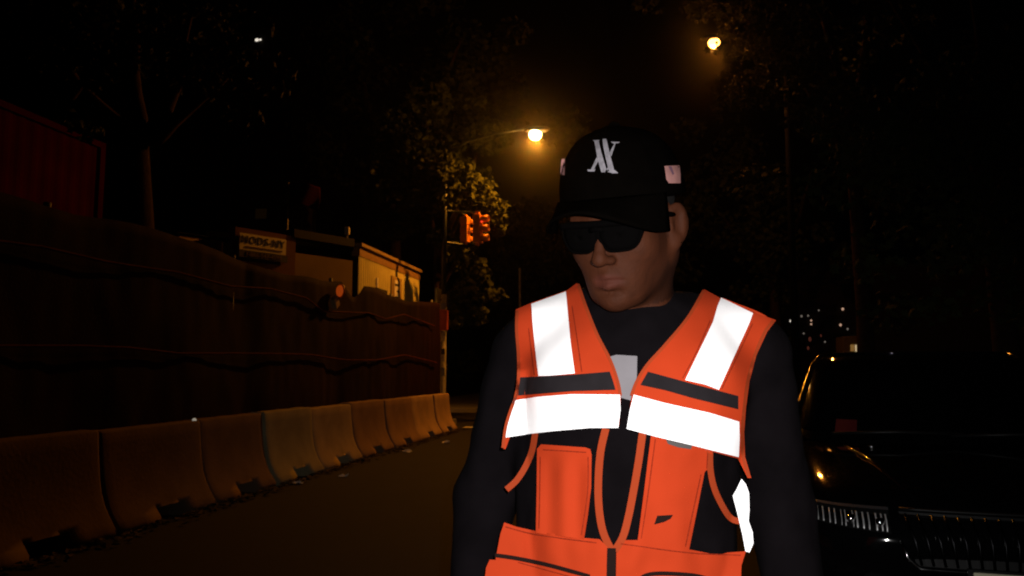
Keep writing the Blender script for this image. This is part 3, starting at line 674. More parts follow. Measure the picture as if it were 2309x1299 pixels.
# tree in front of the second lamp
lt = (4.4, 17.2, .13)
tree(lt, 6.5, 'tall street tree on the right whose leaves cover the amber lamp',
     [dict(p=[(4.4, 17.2, 5.4), (3.4, 17, 7.4), (2.2, 16.8, 8.8)], r=.12), dict(p=[(4.4, 17.2, 6), (4.8, 17.3, 8.5), (5, 17.4, 10.5)], r=.14), dict(p=[(4.4, 17.2, 6.3), (3.9, 17, 8.6), (3.2, 16.9, 10.6)], r=.11)],
     scatter(1680, 70, 70, 80, 16.8, .4, 18, .55) + scatter(1628, 98, 20, 20, 17.2, .2, 3, .2) + scatter(1850, 120, 130, 120, 17, .8, 24, .8), 4600, .15, .18)
# tree down the road behind the person
ft = (5.2, 33, .13)
tree(ft, 5.5, 'dark far tree down the right side behind the person',
     [dict(p=[(5.2, 33, 4.6), (3.9, 32.8, 6.6), (2.8, 32.6, 8)], r=.16), dict(p=[(5.2, 33, 5), (6.2, 33, 7.4), (6.8, 33, 9.4)], r=.16)],
     scatter(1680, 520, 120, 110, 33, 1, 30, 1.1), 4200, .24, .25)
ht = (-2.8, 44, .1)
tree(ht, 5, 'dark round tree at the end of the road beyond the junction',
     [dict(p=[(-2.8, 44, 4), (-1.6, 44, 6.4), (-1, 44, 8)], r=.18), dict(p=[(-2.8, 44, 4.4), (-4.2, 44, 7), (-5, 44, 9)], r=.18)],
     scatter(1220, 620, 90, 90, 44, 1, 26, 1.5), 3600, .34, .25)

# ================================================================== BLACK CAR
car_yaw = R_(-9.0)
CF = Vector((1.475, 3.60, 0)); CR = Matrix.Rotation(car_yaw, 3, 'Z')
def cw(q): return CF + CR @ Vector(q)          # car local: x across, y towards the rear, z up; front at y = 0
car = thing('parked_car', CF, 'glossy black car parked at the right facing the camera, mostly lost in the dark', 'car')
st = [(0.00, .52, .60, .30), (.05, .68, .68, .24), (.18, .80, .735, .19), (.42, .875, .79, .17), (.9, .91, .87, .17), (1.35, .92, .925, .17), (2.4, .92, .95, .17), (3.5, .92, .97, .17), (4.2, .90, .97, .18), (4.52, .83, .93, .24), (4.62, .62, .86, .32)]
v = []; m_ = 14
for y, hw, zt, zb in st:
    half = [(0, zb), (hw * .8, zb), (hw * .97, zb + .07), (hw, zb + (zt - zb) * .5), (hw * .985, zt - .10), (hw * .90, zt - .025), (hw * .5, zt + .012), (0, zt + .022)]
    ring = half + [(-x, z) for x, z in reversed(half[1:-1])]
    v += [cw((x, y, z)) for x, z in ring]
m_ = 14; k = len(st)
f = [(i * m_ + j, (i + 1) * m_ + j, (i + 1) * m_ + (j + 1) % m_, i * m_ + (j + 1) % m_) for i in range(k - 1) for j in range(m_)] + [tuple(range(m_)), tuple((k - 1) * m_ + j for j in reversed(range(m_)))]
o = mk('body', v, f, PAINT, car, smooth=True); md = o.modifiers.new('s', 'SUBSURF'); md.levels = 2; md.render_levels = 3
def hood_z(y, x): # approximate top surface
    ys = [s[0] for s in st]; return float(np.interp(y, ys, [s[2] for s in st])) + .015 - .05 * (abs(x) / .9) ** 4
# greenhouse
rings = [(.90, 1.22, 4.30, .86), (1.06, 1.48, 4.16, .80), (1.22, 1.76, 3.98, .735), (1.34, 1.99, 3.78, .68), (1.41, 2.2, 3.55, .62), (1.445, 2.5, 3.25, .48)]
def gring(h):
    z, a, b, w = [float(np.interp(h, range(len(rings)), [r[i] for r in rings])) for i in range(4)]
    out = []; n = 40
    for j in range(n):
        t = 2 * math.pi * j / n; c, s_ = math.cos(t), math.sin(t); e = .42
        x = w * math.copysign(abs(c) ** e, c); y = (a + b) / 2 + (b - a) / 2 * math.copysign(abs(s_) ** (e * .9), s_)
        y -= (.16 * (1 - (x / w) ** 2) if s_ < 0 else -.1 * (1 - (x / w) ** 2)) * (1 - .15 * h / 5)
        out.append((x, y, z))
    return out
v = []; H = 16
for i in range(H): v += [cw(p) for p in gring(5 * i / (H - 1))]
n = 40; f = [(i * n + j, i * n + (j + 1) % n, (i + 1) * n + (j + 1) % n, (i + 1) * n + j) for i in range(H - 1) for j in range(n)] + [tuple((H - 1) * n + j for j in range(n))]
o = mk('cabin', v, f, PAINT, car, smooth=True); md = o.modifiers.new('s', 'SUBSURF'); md.levels = 1; md.render_levels = 2
def gl(name, j0, j1, h0, h1, label=None, m=GLASSD, lift=.012):
    vs = []; hs = np.linspace(h0, h1, 7); js = np.linspace(j0, j1, 15)
    cen = Vector((0, 2.8, .9))
    for h in hs:
        r = gring(h)
        for j in js:
            a = Vector(r[int(math.floor(j)) % n]).lerp(Vector(r[(int(math.floor(j)) + 1) % n]), j % 1)
            d = (a - cen); d.z *= .6; vs.append(cw(a + d.normalized() * lift))
    return mk(name, vs, [(i * 15 + j, i * 15 + j + 1, (i + 1) * 15 + j + 1, (i + 1) * 15 + j) for i in range(6) for j in range(14)], m, car, smooth=True)
ws = gl('windshield', 23.6, 36.4, .35, 3.5); gl('rear_window', 4, 16, .6, 3.3)
gl('side_window', 17.6, 22.2, .5, 3.2); gl('side_window', 37.8, 42.4, .5, 3.2)
stk = gl('sticker', 27.2, 28.3, .30, .75, m=STICK, lift=.02); stk['label'] = 'dim red sticker in the lower corner of the windshield'; stk.parent = ws
def gpt(j, h, lift=.014):
    r = gring(h); a = Vector(r[int(math.floor(j)) % 40]).lerp(Vector(r[(int(math.floor(j)) + 1) % 40]), j % 1); d = a - Vector((0, 2.8, .9)); d.z *= .6
    return cw(a + d.normalized() * lift)
for j in (22.6, 37.4):
    MB().tube([gpt(j, h) for h in np.linspace(.15, 4.2, 14)], .010, 8).build('pillar_glint', mat('bright trim', (.6, .58, .55), .22, metal=1.0, var=.05), car, smooth=True)  # bright tube added to give the pillar its reflected streak
MB().tube([gpt(j, 4.25) for j in np.linspace(22.6, 37.4, 16)], .008, 8).build('roof_trim', PAINT, car, smooth=True)
# hood vents / wipers
for x0, x1 in ((-.62, .05), (-.02, .62)):
    MB().tube([cw((x0, 1.10, .955)), cw(((x0 + x1) / 2, 1.07, .972)), cw((x1, 1.13, .965))], .009, 6).build('wiper', PLAST, car, smooth=True)
# door mirrors
for s_ in (-1, 1):
    mb = MB().ball((0, 0, 0), (.12, .07, .075), 14, 9); o = mk('mirror', [cw(Vector((s_ * .99, 1.62, 1.0)) + Vector(q)) for q in mb.v], mb.f, PAINT, car, smooth=True)
    mb = MB().box((s_ * .90, 1.62, .95), (.10, .05, .03)); mk('stalk', [cw(q) for q in mb.v], mb.f, PLAST, o)
    mb = MB().ball((s_ * .99, 1.69, 1.0), (.10, .012, .06), 12, 7); mk('mirror_glass', [cw(q) for q in mb.v], mb.f, CHROME, o, smooth=True)
_bd = bpy.data.objects['body']; bpy.context.view_layer.update()
_ev = _bd.evaluated_get(bpy.context.evaluated_depsgraph_get()); _me = _ev.to_mesh()
CARB = BVHTree.FromPolygons([v_.co + CF for v_ in _me.vertices], [tuple(p_.vertices) for p_ in _me.polygons]); _ev.to_mesh_clear()
def nose(x, z=.6):
    h = CARB.ray_cast(cw((x, -2, z)), CR @ Vector((0, 1, 0)), 6)
    return (CR.inverted() @ (h[0] - CF)).y if h[0] is not None else .9
def top_z(x, y):
    h = CARB.ray_cast(cw((x, y, 3)), Vector((0, 0, -1)), 6); return h[0].z if h[0] is not None else .8
for s_ in (-1, 1):
    MB().tube([cw((s_ * (.34 + .22 * t), .18 + .95 * t, top_z(s_ * (.34 + .22 * t), .18 + .95 * t) + .002)) for t in np.linspace(0, 1, 12)], [.004 + .012 * math.sin(math.pi * t) for t in np.linspace(0.03, .97, 12)], 8).build('hood_glint_ridge', PAINT, car, smooth=True)  # raised lines added to catch glints on the hood
    MB().ball(cw((s_ * .42, 1.0, top_z(s_ * .42, 1.0) + .008)), (.028, .016, .012), 12, 7).build('hood_glint_bead', CHROME, car, smooth=True)  # chrome bead added for a hood glint
# headlights
def headlight(s_):
    def hp(a, b, dy=0):          # a: 0 inner..1 outer, b: 0 bottom..1 top
        x = s_ * (.46 + .34 * a); z = .615 + .02 * a + b * (.085 - .02 * a); return cw((x, nose(x, z) - .028 + dy, z))
    na = 12; vs = [hp(i / na, b, dy) for dy in (0.015,) for i in range(na + 1) for b in (0, 1)]
    f = [(2 * i, 2 * i + 1, 2 * i + 3, 2 * i + 2) for i in range(na)]
    o = mk('headlight', vs, f, PLAST, car)
    cols = rng.uniform(0, 1, 26)
    for i in range(15):
        a = .03 + i / 15 + rng.uniform(-.012, .012); w = rng.uniform(.008, .02)
        vs = []
        for b in np.linspace(.12, .88, 6):
            bow = .012 * math.sin((b - .1) / .8 * math.pi)
            vs += [hp(a, b, -bow), hp(a + w * .5, b, -bow - .004), hp(a + w, b, -bow)]
        mk('reflector', vs, [(3 * j + e, 3 * j + e + 1, 3 * j + e + 4, 3 * j + e + 3) for j in range(5) for e in (0, 1)], mat('headlight mirror', (.97, .97, .98), .40, metal=.5, var=.05), o, smooth=True)
    for i, a in enumerate((.12, .45, .9)):
        c = hp(a, .5); MB().ball(c - CR @ Vector((0, .004, 0)), (.022, .02, .022), 12, 8).build('projector', CHROME, o, smooth=True)
    vs = [hp(i / na, 1.05 + .12 * e, -.01) for i in range(na + 1) for e in (0, 1)]
    mk('light_bar', vs, [(2 * i, 2 * i + 1, 2 * i + 3, 2 * i + 2) for i in range(na)], mat('grey light bar', (.06, .06, .065), .4), o)
    return o
headlight(-1); headlight(1)
# grille
gx, gz0, gz1 = .42, .495, .70
vs = []; na = 20
for i in range(na + 1):
    x = -gx + 2 * gx * i / na
    for z in (gz0, gz1): vs.append(cw((x * (1 if z == gz1 else .88), nose(x, z) - .012, z)))
gr = mk('grille', vs, [(2 * i, 2 * i + 1, 2 * i + 3, 2 * i + 2) for i in range(na)], PLAST, car)
for i in range(17):
    x = -.40 + .05 * i; xb = x * .88; pts = [cw((x + (xb - x) * t, nose(x, gz1 + (gz0 - gz1) * t) - .022 - .012 * math.sin(t * math.pi), gz1 + (gz0 - gz1) * t)) for t in (0.03, .25, .5, .75, .97)]
    MB().tube(pts, .006, 6).build('slat', mat('dark chrome slat', (.022, .022, .024), .3, metal=1.0, var=.05), gr, smooth=True)
pts = [cw((-gx * 1.02, nose(gx) - .02, gz0 + .10)), cw((-gx * .96, nose(gx * .95) - .028, gz0 + .03))] + [cw((x, nose(x, gz0) - .03, gz0 - .008)) for x in np.linspace(-.36, .36, 13)] + [cw((gx * .96, nose(gx * .95) - .028, gz0 + .03)), cw((gx * 1.02, nose(gx) - .02, gz0 + .10))]
MB().tube(pts, .008, 8).build('chrome_strip', CHROME, gr, smooth=True)
pts = [cw((x, nose(x, gz1) - .018, gz1 + .012)) for x in np.linspace(-.42, .42, 13)]
MB().tube(pts, .007, 8).build('chrome_strip', PLAST, gr, smooth=True)
# plate
mb = MB().box((-.02, -.045, .418), (.305, .012, .152)); o = mk('number_plate', [cw(q) for q in mb.v], mb.f, PLATE, car); bev(o, .006)
for x in (-.09, .09):
    mb = MB().ball((x - .02, -.053, .478), (.008, .004, .008), 8, 5); mk('bolt', [cw(q) for q in mb.v], mb.f, CHROME, o)
mb = MB().box((-.02, -.03, .418), (.34, .02, .17)); mk('plate_holder', [cw(q) for q in mb.v], mb.f, PLAST, car)
# fog lights
for s_ in (-1, 1):
    x = s_ * .62; o = mk('fog_light', [cw((x + a * .11, nose(x + a * .11) - .01 + .0, .36 + b * .032)) for a in (-1, -.5, 0, .5, 1) for b in (-1, 1)], [(2 * i, 2 * i + 1, 2 * i + 3, 2 * i + 2) for i in range(4)], PLAST, car)
    for i in range(6):
        a = -.9 + i * .34; MB().tube([cw((x + a * .11, nose(x + a * .11) - .018, .338)), cw((x + a * .11 + .008, nose(x + a * .11) - .026, .36)), cw((x + a * .11, nose(x + a * .11) - .018, .382))], .006, 6).build('reflector', MATS['headlight mirror'], o, smooth=True)
# wheels
for sx in (-1, 1):
    for y in (.92, 3.65):
        c = Vector((sx * .80, y, .33)); n = 28
        vs = []; prof = [(.21, -.10), (.30, -.11), (.33, -.08), (.33, .08), (.30, .11), (.21, .10)]
        for r, h in prof: vs += [cw(c + Vector((h, r * math.cos(2 * math.pi * j / n), r * math.sin(2 * math.pi * j / n)))) for j in range(n)]
        wv = mk('wheel', vs, [(i * n + j, i * n + (j + 1) % n, (i + 1) * n + (j + 1) % n, (i + 1) * n + j) for i in range(5) for j in range(n)], RUBBER, car, smooth=True)
        mb = MB()
        for q in range(5):
            an = 2 * math.pi * q / 5; mb.tube([c + Vector((sx * .07, .03 * math.cos(an), .03 * math.sin(an))), c + Vector((sx * .09, .21 * math.cos(an), .21 * math.sin(an)))], [.035, .025], 6)
        mb.ball(c + Vector((sx * .07, 0, 0)), (.03, .05, .05)); mk('rim', [cw(p) for p in mb.v], mb.f, ALLOY, wv, smooth=True)

# ================================================================== THE PERSON
PR = Vector((-0.02, 1.36, 0))
HM = Matrix.Translation((-0.027, 1.302, 1.537)) @ Matrix.Rotation(R_(-22), 4, 'Z') @ Matrix.Rotation(R_(21), 4, 'X') @ Matrix.Rotation(R_(1.5), 4, 'Y')
def ax(lo, hi, h): return np.arange(lo, hi, h)
zs = np.concatenate([ax(-.01, .72, .014), ax(.72, .92, .007), ax(.92, 1.30, .014), ax(1.30, 1.72, .0032)])
xs = np.concatenate([ax(-.40, -.14, .006), ax(-.14, .11, .0032), ax(.11, .36, .006)]) ; ys = ax(1.12, 1.52, .0034)
B = Field(xs, ys, zs)
def pl(x, y, z): return (x + PR.x, y + PR.y, z)
# trunk and limbs under the clothes
B.ell(pl(.005, .01, 1.20), (.15, .10, .22), .05); B.ell(pl(-.01, .01, .98), (.14, .095, .2), .05); B.ell(pl(-.012, .02, .90), (.15, .10, .12), .05)
B.cap(pl(-.15, .03, 1.355), pl(.17, .03, 1.35), .05, .05, .04)
for s_, ex, hx in ((-1, -.268, -.276), (1, .246, .258)):
    B.cap(pl(s_ * .185, .060, 1.325), pl(ex, .088, 1.07), .040, .034, .03); B.cap(pl(ex, .088, 1.07), pl(hx, -.03, .86), .033, .025, .02)
    # hand: palm, four curled fingers, thumb from the side of the palm
    w = Vector(pl(hx, -.03, .86)); B.ell(w + Vector((-s_ * .004, -.022, -.05)), (.016, .036, .045), .012)
    for q, (dy, L) in enumerate(((-.046, .034), (-.028, .040), (-.008, .038), (.010, .030))):
        a = w + Vector((-s_ * .004, dy, -.088)); b = a + Vector((-s_ * .006, -.004, -L)); c = b + Vector((-s_ * .022, -.002, -L * .55))
        B.cap(a, b, .0085, .008, .004); B.cap(b, c, .008, .0068, .004)
    a = w + Vector((-s_ * .006, -.052, -.04)); b = a + Vector((-s_ * .014, -.014, -.032)); B.cap(a, b, .0105, .009, .006); B.cap(b, b + Vector((-s_ * .012, .002, -.024)), .009, .0075, .004)
    B.cap(pl(s_ * .085, .02, .88), pl(s_ * .10, .0, .48), .075, .05, .03); B.cap(pl(s_ * .10, .0, .48), pl(s_ * .105, .03, .09), .048, .034, .02)
    B.ell(pl(s_ * .11, -.05, .045), (.04, .105, .035), .02)
# neck
B.cap(pl(.014, .028, 1.35), HM @ Vector((0, .03, -.055)), .064, .057, .03)
B.cap(pl(.03, -.035, 1.375), HM @ Vector((.058, .028, -.045)), .014, .014, .03); B.cap(pl(-.01, -.035, 1.375), HM @ Vector((-.058, .028, -.045)), .014, .014, .03)
# head
B.ell((0, .018, .045), (.074, .094, .082), .02, M=HM)
B.ell((0, -.020, -.022), (.066, .072, .088), .03, M=HM)
for s_ in (-1, 1):
    B.cap((s_ * .055, .004, -.046), (s_ * .026, -.064, -.096), .016, .016, .04, M=HM)
    B.ell((s_ * .044, -.054, -.022), (.024, .028, .026), .03, M=HM)
    B.cap((s_ * .012, -.088, .030), (s_ * .050, -.074, .030), .011, .010, .016, M=HM)
    B.ell((s_ * .033, -.094, .008), (.017, .012, .011), .012, mode='cut', M=HM)
    B.ell((s_ * .033, -.078, .008), (.0135, .0125, .011), .006, M=HM)
B.ell((0, -.066, -.066), (.040, .029, .032), .03, M=HM)            # muzzle
B.ell((0, -.081, -.104), (.021, .017, .016), .018, M=HM)            # chin
B.cap((0, -.090, .020), (0, -.114, -.022), .0075, .0095, .010, M=HM)  # nose bridge
B.ell((0, -.1155, -.030), (.0125, .0115, .010), .008, M=HM)
for s_ in (-1, 1):
    B.ell((s_ * .0130, -.1035, -.033), (.0080, .0100, .0072), .006, M=HM)
    B.ell((s_ * .0075, -.111, -.0415), (.0030, .004, .0034), .004, mode='cut', M=HM)
    B.cap((0, -.0955, -.0595), (s_ * .027, -.0855, -.0655), .0066, .0036, .007, M=HM)
    B.cap((0, -.0950, -.0745), (s_ * .025, -.0855, -.0680), .0082, .0040, .007, M=HM)
    # ear
    E = HM @ Matrix.Translation((s_ * .084, .016, -.004)) @ Matrix.Rotation(R_(-12), 4, 'X') @ Matrix.Rotation(R_(-s_ * 32), 4, 'Z')
    B.ell((0, 0, 0), (.0085, .022, .034), .008, M=E)
    B.ell((s_ * .008, -.003, .002), (.0065, .0130, .021), .004, mode='cut', M=E)
    B.cap((s_ * .004, .006, -.012), (s_ * .005, .008, .014), .0034, .003, .004, M=E)
    B.ell((s_ * .001, -.007, -.031), (.007, .010, .011), .008, M=E)
    B.ell((s_ * .004, -.017, -.004), (.005, .004, .007), .005, M=E)
B.cap((-.026, -.0940, -.0668), (0, -.1020, -.0662), .0018, .0020, .003, mode='cut', M=HM); B.cap((.026, -.0940, -.0668), (0, -.1020, -.0662), .0018, .0020, .003, mode='cut', M=HM)
B.cap((-.018, -.0945, -.0855), (.018, -.0945, -.0855), .002, .002, .010, mode='cut', M=HM)
V, Qf = B.mesh(); V = relax(V, Qf, 3, .45)
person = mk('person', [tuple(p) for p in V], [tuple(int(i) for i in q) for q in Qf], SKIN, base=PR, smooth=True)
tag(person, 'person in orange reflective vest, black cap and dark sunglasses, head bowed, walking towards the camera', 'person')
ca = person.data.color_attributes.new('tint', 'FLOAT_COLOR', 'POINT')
iM = np.array(HM.inverted()); LV = V @ iM[:3, :3].T + iM[:3, 3]
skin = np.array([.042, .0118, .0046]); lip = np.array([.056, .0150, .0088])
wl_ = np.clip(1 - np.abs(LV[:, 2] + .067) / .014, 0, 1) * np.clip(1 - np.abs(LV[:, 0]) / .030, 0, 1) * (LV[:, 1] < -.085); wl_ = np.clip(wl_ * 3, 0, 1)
jaw_shade = np.clip((-.045 - LV[:, 2]) / .03, 0, 1) * np.clip((.03 - LV[:, 2] * 0 + (LV[:, 1] + .10) * 9), .15, 1) + np.clip((LV[:, 1] + .035) / .03, 0, 1) * np.clip((.03 - LV[:, 2]) / .03, 0, 1) * (np.abs(LV[:, 0]) < .074) * .8
jaw_shade = np.clip(jaw_shade, 0, 1) * (LV[:, 2] > -.125) * (1 - wl_)
skin = skin * (1 - .55 * jaw_shade[:, None])  # jaw and cheek shade painted into the skin, toned as stubble
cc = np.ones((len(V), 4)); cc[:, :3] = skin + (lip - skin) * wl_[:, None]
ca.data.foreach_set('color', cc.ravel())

# clothes: torso field shared by sweatshirt and vest
def torso(F_, o=0.0):
    F_.ell(pl(.012, .015, 1.26), (.168 + o, .118 + o, .185 + o), .05); F_.ell(pl(-.008, .005, 1.10), (.172 + o, .122 + o, .22 + o), .06); F_.ell(pl(-.02, .01, .95), (.178 + o, .125 + o, .19 + o), .06)
    F_.cap(pl(-.165, .035, 1.352), pl(.192, .035, 1.340), .046 + o, .046 + o, .05)
    F_.cap(pl(-.165, .04, 1.36), pl(-.062, .05, 1.415), .044 + o, .036 + o, .04); F_.cap(pl(.192, .04, 1.348), pl(.090, .05, 1.405), .040 + o, .032 + o, .04)
    F_.ell(pl(-.08, -.045, 1.265), (.075 + o, .062 + o, .075 + o), .05); F_.ell(pl(-.025, .03, 1.16), (.178 + o, .09 + o, .19 + o), .04); F_.ell(pl(.095, -.045, 1.26), (.075 + o, .062 + o, .075 + o), .05)
def wrinkle(V, N, amp, fr, seed):
    out = V.copy()
    for i in range(len(V)):
        p = Vector(V[i]); q = Vector((p.x * fr, p.y * fr, p.z * fr * .75 + seed))
        w = noise.noise(q) + .5 * noise.noise(q * 2.3) + .35 * (abs(noise.noise(q * 1.4 + Vector((5, 5, 5)))) - .25) * 2
        out[i] += N[i] * w * amp
    return out
S = Field(ax(-.44, .40, .0075), ax(1.16, 1.58, .0075), ax(.76, 1.50, .0075))
torso(S)
for s_, sx, ex, wx in ((-1, -.192, -.268, -.276), (1, .205, .246, .258)):
    S.cap(pl(sx, .060, 1.325), pl(ex, .088, 1.07), .060, .053, .04); S.cap(pl(ex, .088, 1.07), pl(wx, -.01, .87), .053, .044, .03); S.cap(pl(wx, -.02, .87), pl(wx, -.028, .845), .036, .036, .01)
V, Qf = S.mesh(); V = relax(V, Qf, 2); N_ = vnormals(V, Qf); V = wrinkle(V, N_, .0050, 13, 0)
sw = mk('sweatshirt', [tuple(p) for p in V], [tuple(int(i) for i in q) for q in Qf], SWEAT, person, smooth=True)
sweat_bvh = BVHTree.FromPolygons([tuple(p) for p in V], [tuple(int(i) for i in q) for q in Qf])
# ribbed collar
ring = []
for j in range(33):
    t = 2 * math.pi * j / 32; ring.append(Vector(pl(.014 + .080 * math.cos(t), .012 + .078 * math.sin(t), 1.398 + .034 * math.sin(t))))
n = 10; mb = MB().tube(ring, .011, 8, cap=False); mb.build('collar', SWEAT, sw, smooth=True)
# trousers and shoes
T = Field(ax(-.26, .24, .012), ax(1.18, 1.56, .012), ax(.03, 1.0, .012))
T.ell(pl(-.012, .015, .90), (.17, .12, .12), .04)
for s_ in (-1, 1):
    T.cap(pl(s_ * .085, .02, .86), pl(s_ * .10, .0, .48), .09, .07, .03); T.cap(pl(s_ * .10, .0, .48), pl(s_ * .105, .03, .10), .07, .06, .03)
V, Qf = T.mesh(); V = relax(V, Qf, 2); mk('trousers', [tuple(p) for p in V], [tuple(int(i) for i in q) for q in Qf], TROUS, person, smooth=True)
for s_ in (-1, 1):
    T = Field(ax(s_ * .11 - .09 + PR.x, s_ * .11 + .09 + PR.x, .008), ax(1.16, 1.48, .008), ax(-.01, .14, .008))
    T.ell(pl(s_ * .11, -.05, .05), (.05, .13, .045), .02); T.ell(pl(s_ * .108, .03, .07), (.048, .06, .06), .02); T.F = np.maximum(T.F, .002 - T.ax[2][None, None, :])
    V, Qf = T.mesh(); mk('shoe', [tuple(p) for p in V], [tuple(int(i) for i in q) for q in Qf], SHOE, person, smooth=True)

# ---- safety vest: dark mesh base shell, then panels lying on it
G = Field(ax(-.30, .30, .0075), ax(1.16, 1.56, .0075), ax(.78, 1.50, .0075)); torso(G, .014)
V, Qf = G.mesh(); V = relax(V, Qf, 3); N_ = vnormals(V, Qf); V = wrinkle(V, N_, .0034, 9, 3.0)
VB = BVHTree.FromPolygons([tuple(p) for p in V], [tuple(int(i) for i in q) for q in Qf])
# back of the vest: rear half of the shell, trimmed at armholes, hem and shoulder line
bm = bmesh.new(); vv = [bm.verts.new(tuple(p)) for p in V]
for q in Qf:
    try: bm.faces.new([vv[i] for i in q])
    except ValueError: pass
def cut(co, no):
    g = bm.verts[:] + bm.edges[:] + bm.faces[:]; bmesh.ops.bisect_plane(bm, geom=g, plane_co=co, plane_no=no, clear_outer=True)
cut(pl(0, .062, 1.0), (0, -1, 0)); cut(pl(0, 0, .80), (0, 0, -1)); cut(pl(-.185, 0, 1.3), (-1, 0, -.15)); cut(pl(.215, 0, 1.3), (1, 0, -.15))
cut(pl(0, 0, 1.425), (0, 0, 1))
bm.verts.index_update()
vest = mk('safety_vest', [tuple(v_.co) for v_ in bm.verts], [tuple(q.index for q in f_.verts) for f_ in bm.faces], ORANGE, person, smooth=True); bm.free()
vest['label'] = 'fluorescent orange safety vest with wide reflective bands'
md = vest.modifiers.new('t', 'SOLIDIFY'); md.thickness = .003; md.offset = 1

def cast(bvh, x, y):
    d = ray(x, y).normalized(); h = bvh.ray_cast(CAM, d, 3.0)
    return (h[3], h[1]) if h[0] is not None else (None, None)
def patch(name, poly, m, parent, off=.002, th=.002, bvh=None, step=9, fold=0.0, fr=20, smoothc=0, relief=None, seed=0.0, wrap=.5):
    bvh = bvh or VB; P = [Vector(q) for q in poly]
    for _ in range(smoothc):
        P = [q for i in range(len(P)) for q in (P[i].lerp(P[(i + 1) % len(P)], .25), P[i].lerp(P[(i + 1) % len(P)], .75))]
    B_ = []
    for a, b in zip(P, P[1:] + P[:1]):
        k = max(1, int((b - a).length / step)); B_ += [a.lerp(b, t / k) for t in range(k)]
    nb = len(B_); x0, x1 = min(q.x for q in B_), max(q.x for q in B_); y0, y1 = min(q.y for q in B_), max(q.y for q in B_)
    def inside(p):
        c = False
        for a, b in zip(B_, B_[1:] + B_[:1]):
            if (a.y > p.y) != (b.y > p.y) and p.x < (b.x - a.x) * (p.y - a.y) / (b.y - a.y) + a.x: c = not c
        return c
    I = []
    yy = y0 + step / 2
    while yy < y1:
        xx = x0 + step / 2
        while xx < x1:
            p = Vector((xx, yy))
            if inside(p) and min((p - b).length for b in B_) > step * .45: I.append(p)
            xx += step
        yy += step
    r = delaunay_2d_cdt(B_ + I, [], [list(range(nb))], 1, 1e-4)
    pts = [Vector(q) for q in r[0]]; tris = [tuple(t) for t in r[2]]
    cen = sum(B_, Vector((0, 0))) / nb
    front, back = [], []
    near_ = min([dd for dd in (cast(bvh, q.x, q.y)[0] for q in pts) if dd] or [1.2])
    for q in pts:
        dist, nn = cast(bvh, q.x, q.y); t = 0
        while dist is None and t < 1:
            t += .03; w = q.lerp(cen, t); dist, nn = cast(bvh, w.x, w.y)
        if dist is None: dist = 1.25
        dist = min(dist, near_ + wrap, 1.315 + .2 * max(0.0, min(1.0, (835 - q.y) / 100)) if bvh is VB else 9)
        d = ray(q.x, q.y).normalized()
        e = off
        base_p = CAM + d * dist
        if fold: e += fold * (noise.noise(Vector((base_p.x * fr * 1.5, seed, base_p.z * fr * .7))) + .5 * noise.noise(Vector((base_p.x * fr * 2.6, seed + 4, base_p.z * fr * 2))))
        if relief: e += relief(q.x, q.y)
        front.append(base_p - d * e); back.append(base_p - d * (e - th - .001))
    edge = {}
    for t in tris:
        for i in range(3):
            a, b = t[i], t[(i + 1) % 3]; edge[(a, b)] = edge.get((a, b), 0) + 1
    nF = len(front); vs = front + back; fs = []
    # orient towards the camera
    for t in tris:
        n_ = (front[t[1]] - front[t[0]]).cross(front[t[2]] - front[t[0]])
        tt = t if n_.dot(front[t[0]] - CAM) < 0 else t[::-1]
        fs += [tt, tuple(i + nF for i in tt[::-1])]
    side = []
    for (a, b) in list(edge):
        if (b, a) not in edge:
            k0 = len(vs); vs += [front[a], front[b], back[b], back[a]]; side.append((k0, k0 + 3, k0 + 2, k0 + 1))
    o = mk(name, vs, fs + side, m, parent, smooth=True); return o
def strip(name, line, w, m, parent, **kw):
    L_ = [Vector(p) for p in line]; fine = []
    n = len(L_)
    for i in range(n - 1):
        p0, p1, p2, p3 = L_[max(i - 1, 0)], L_[i], L_[i + 1], L_[min(i + 2, n - 1)]
        for t in np.linspace(0, 1, 5, endpoint=False):
            fine.append(.5 * ((2 * p1) + (p2 - p0) * t + (2 * p0 - 5 * p1 + 4 * p2 - p3) * t * t + (3 * p1 - p0 - 3 * p2 + p3) * t ** 3))
    fine.append(L_[-1]); a_, b_ = [], []
    for i, p in enumerate(fine):
        t = (fine[min(i + 1, len(fine) - 1)] - fine[max(i - 1, 0)]).normalized(); q = Vector((-t.y, t.x)) * w / 2
        a_.append(p + q); b_.append(p - q)
    return patch(name, a_ + b_[::-1], m, parent, step=6, **kw)

OL = [(1301, 638), (1278, 655), (1200, 682), (1163, 698), (1162, 740), (1166, 800), (1166, 852), (1160, 893), (1146, 930), (1137, 965), (1130, 1012), (1140, 1013), (1150, 985), (1260, 969), (1396, 960), (1400, 892), (1391, 858), (1374, 812), (1345, 756), (1320, 694)]
OR = [(1588, 652), (1622, 671), (1702, 705), (1750, 722), (1730, 748), (1706, 800), (1690, 860), (1682, 920), (1678, 975), (1680, 1030), (1694, 1078), (1686, 1078), (1664, 1034), (1560, 1006), (1415, 964), (1424, 895), (1437, 858), (1462, 820), (1500, 778), (1552, 716)]
patch('front_panel', OL, ORANGE, vest, .003, .003, fold=.0040, fr=13, seed=1)
patch('front_panel', OR, ORANGE, vest, .003, .003, fold=.0040, fr=13, seed=2)
strip('edge_binding', [(1303, 640), (1322, 694), (1347, 756), (1376, 812), (1393, 860), (1399, 892)], 7, PIPING, vest, off=.006, th=.004)
strip('edge_binding', [(1587, 655), (1550, 718), (1498, 780), (1460, 822), (1436, 860), (1424, 892)], 7, PIPING, vest, off=.006, th=.004)
strip('edge_binding', [(1166, 700), (1165, 745), (1169, 800), (1169, 852), (1163, 893), (1150, 930), (1140, 965), (1134, 1010)], 7, PIPING, vest, off=.006, th=.004)
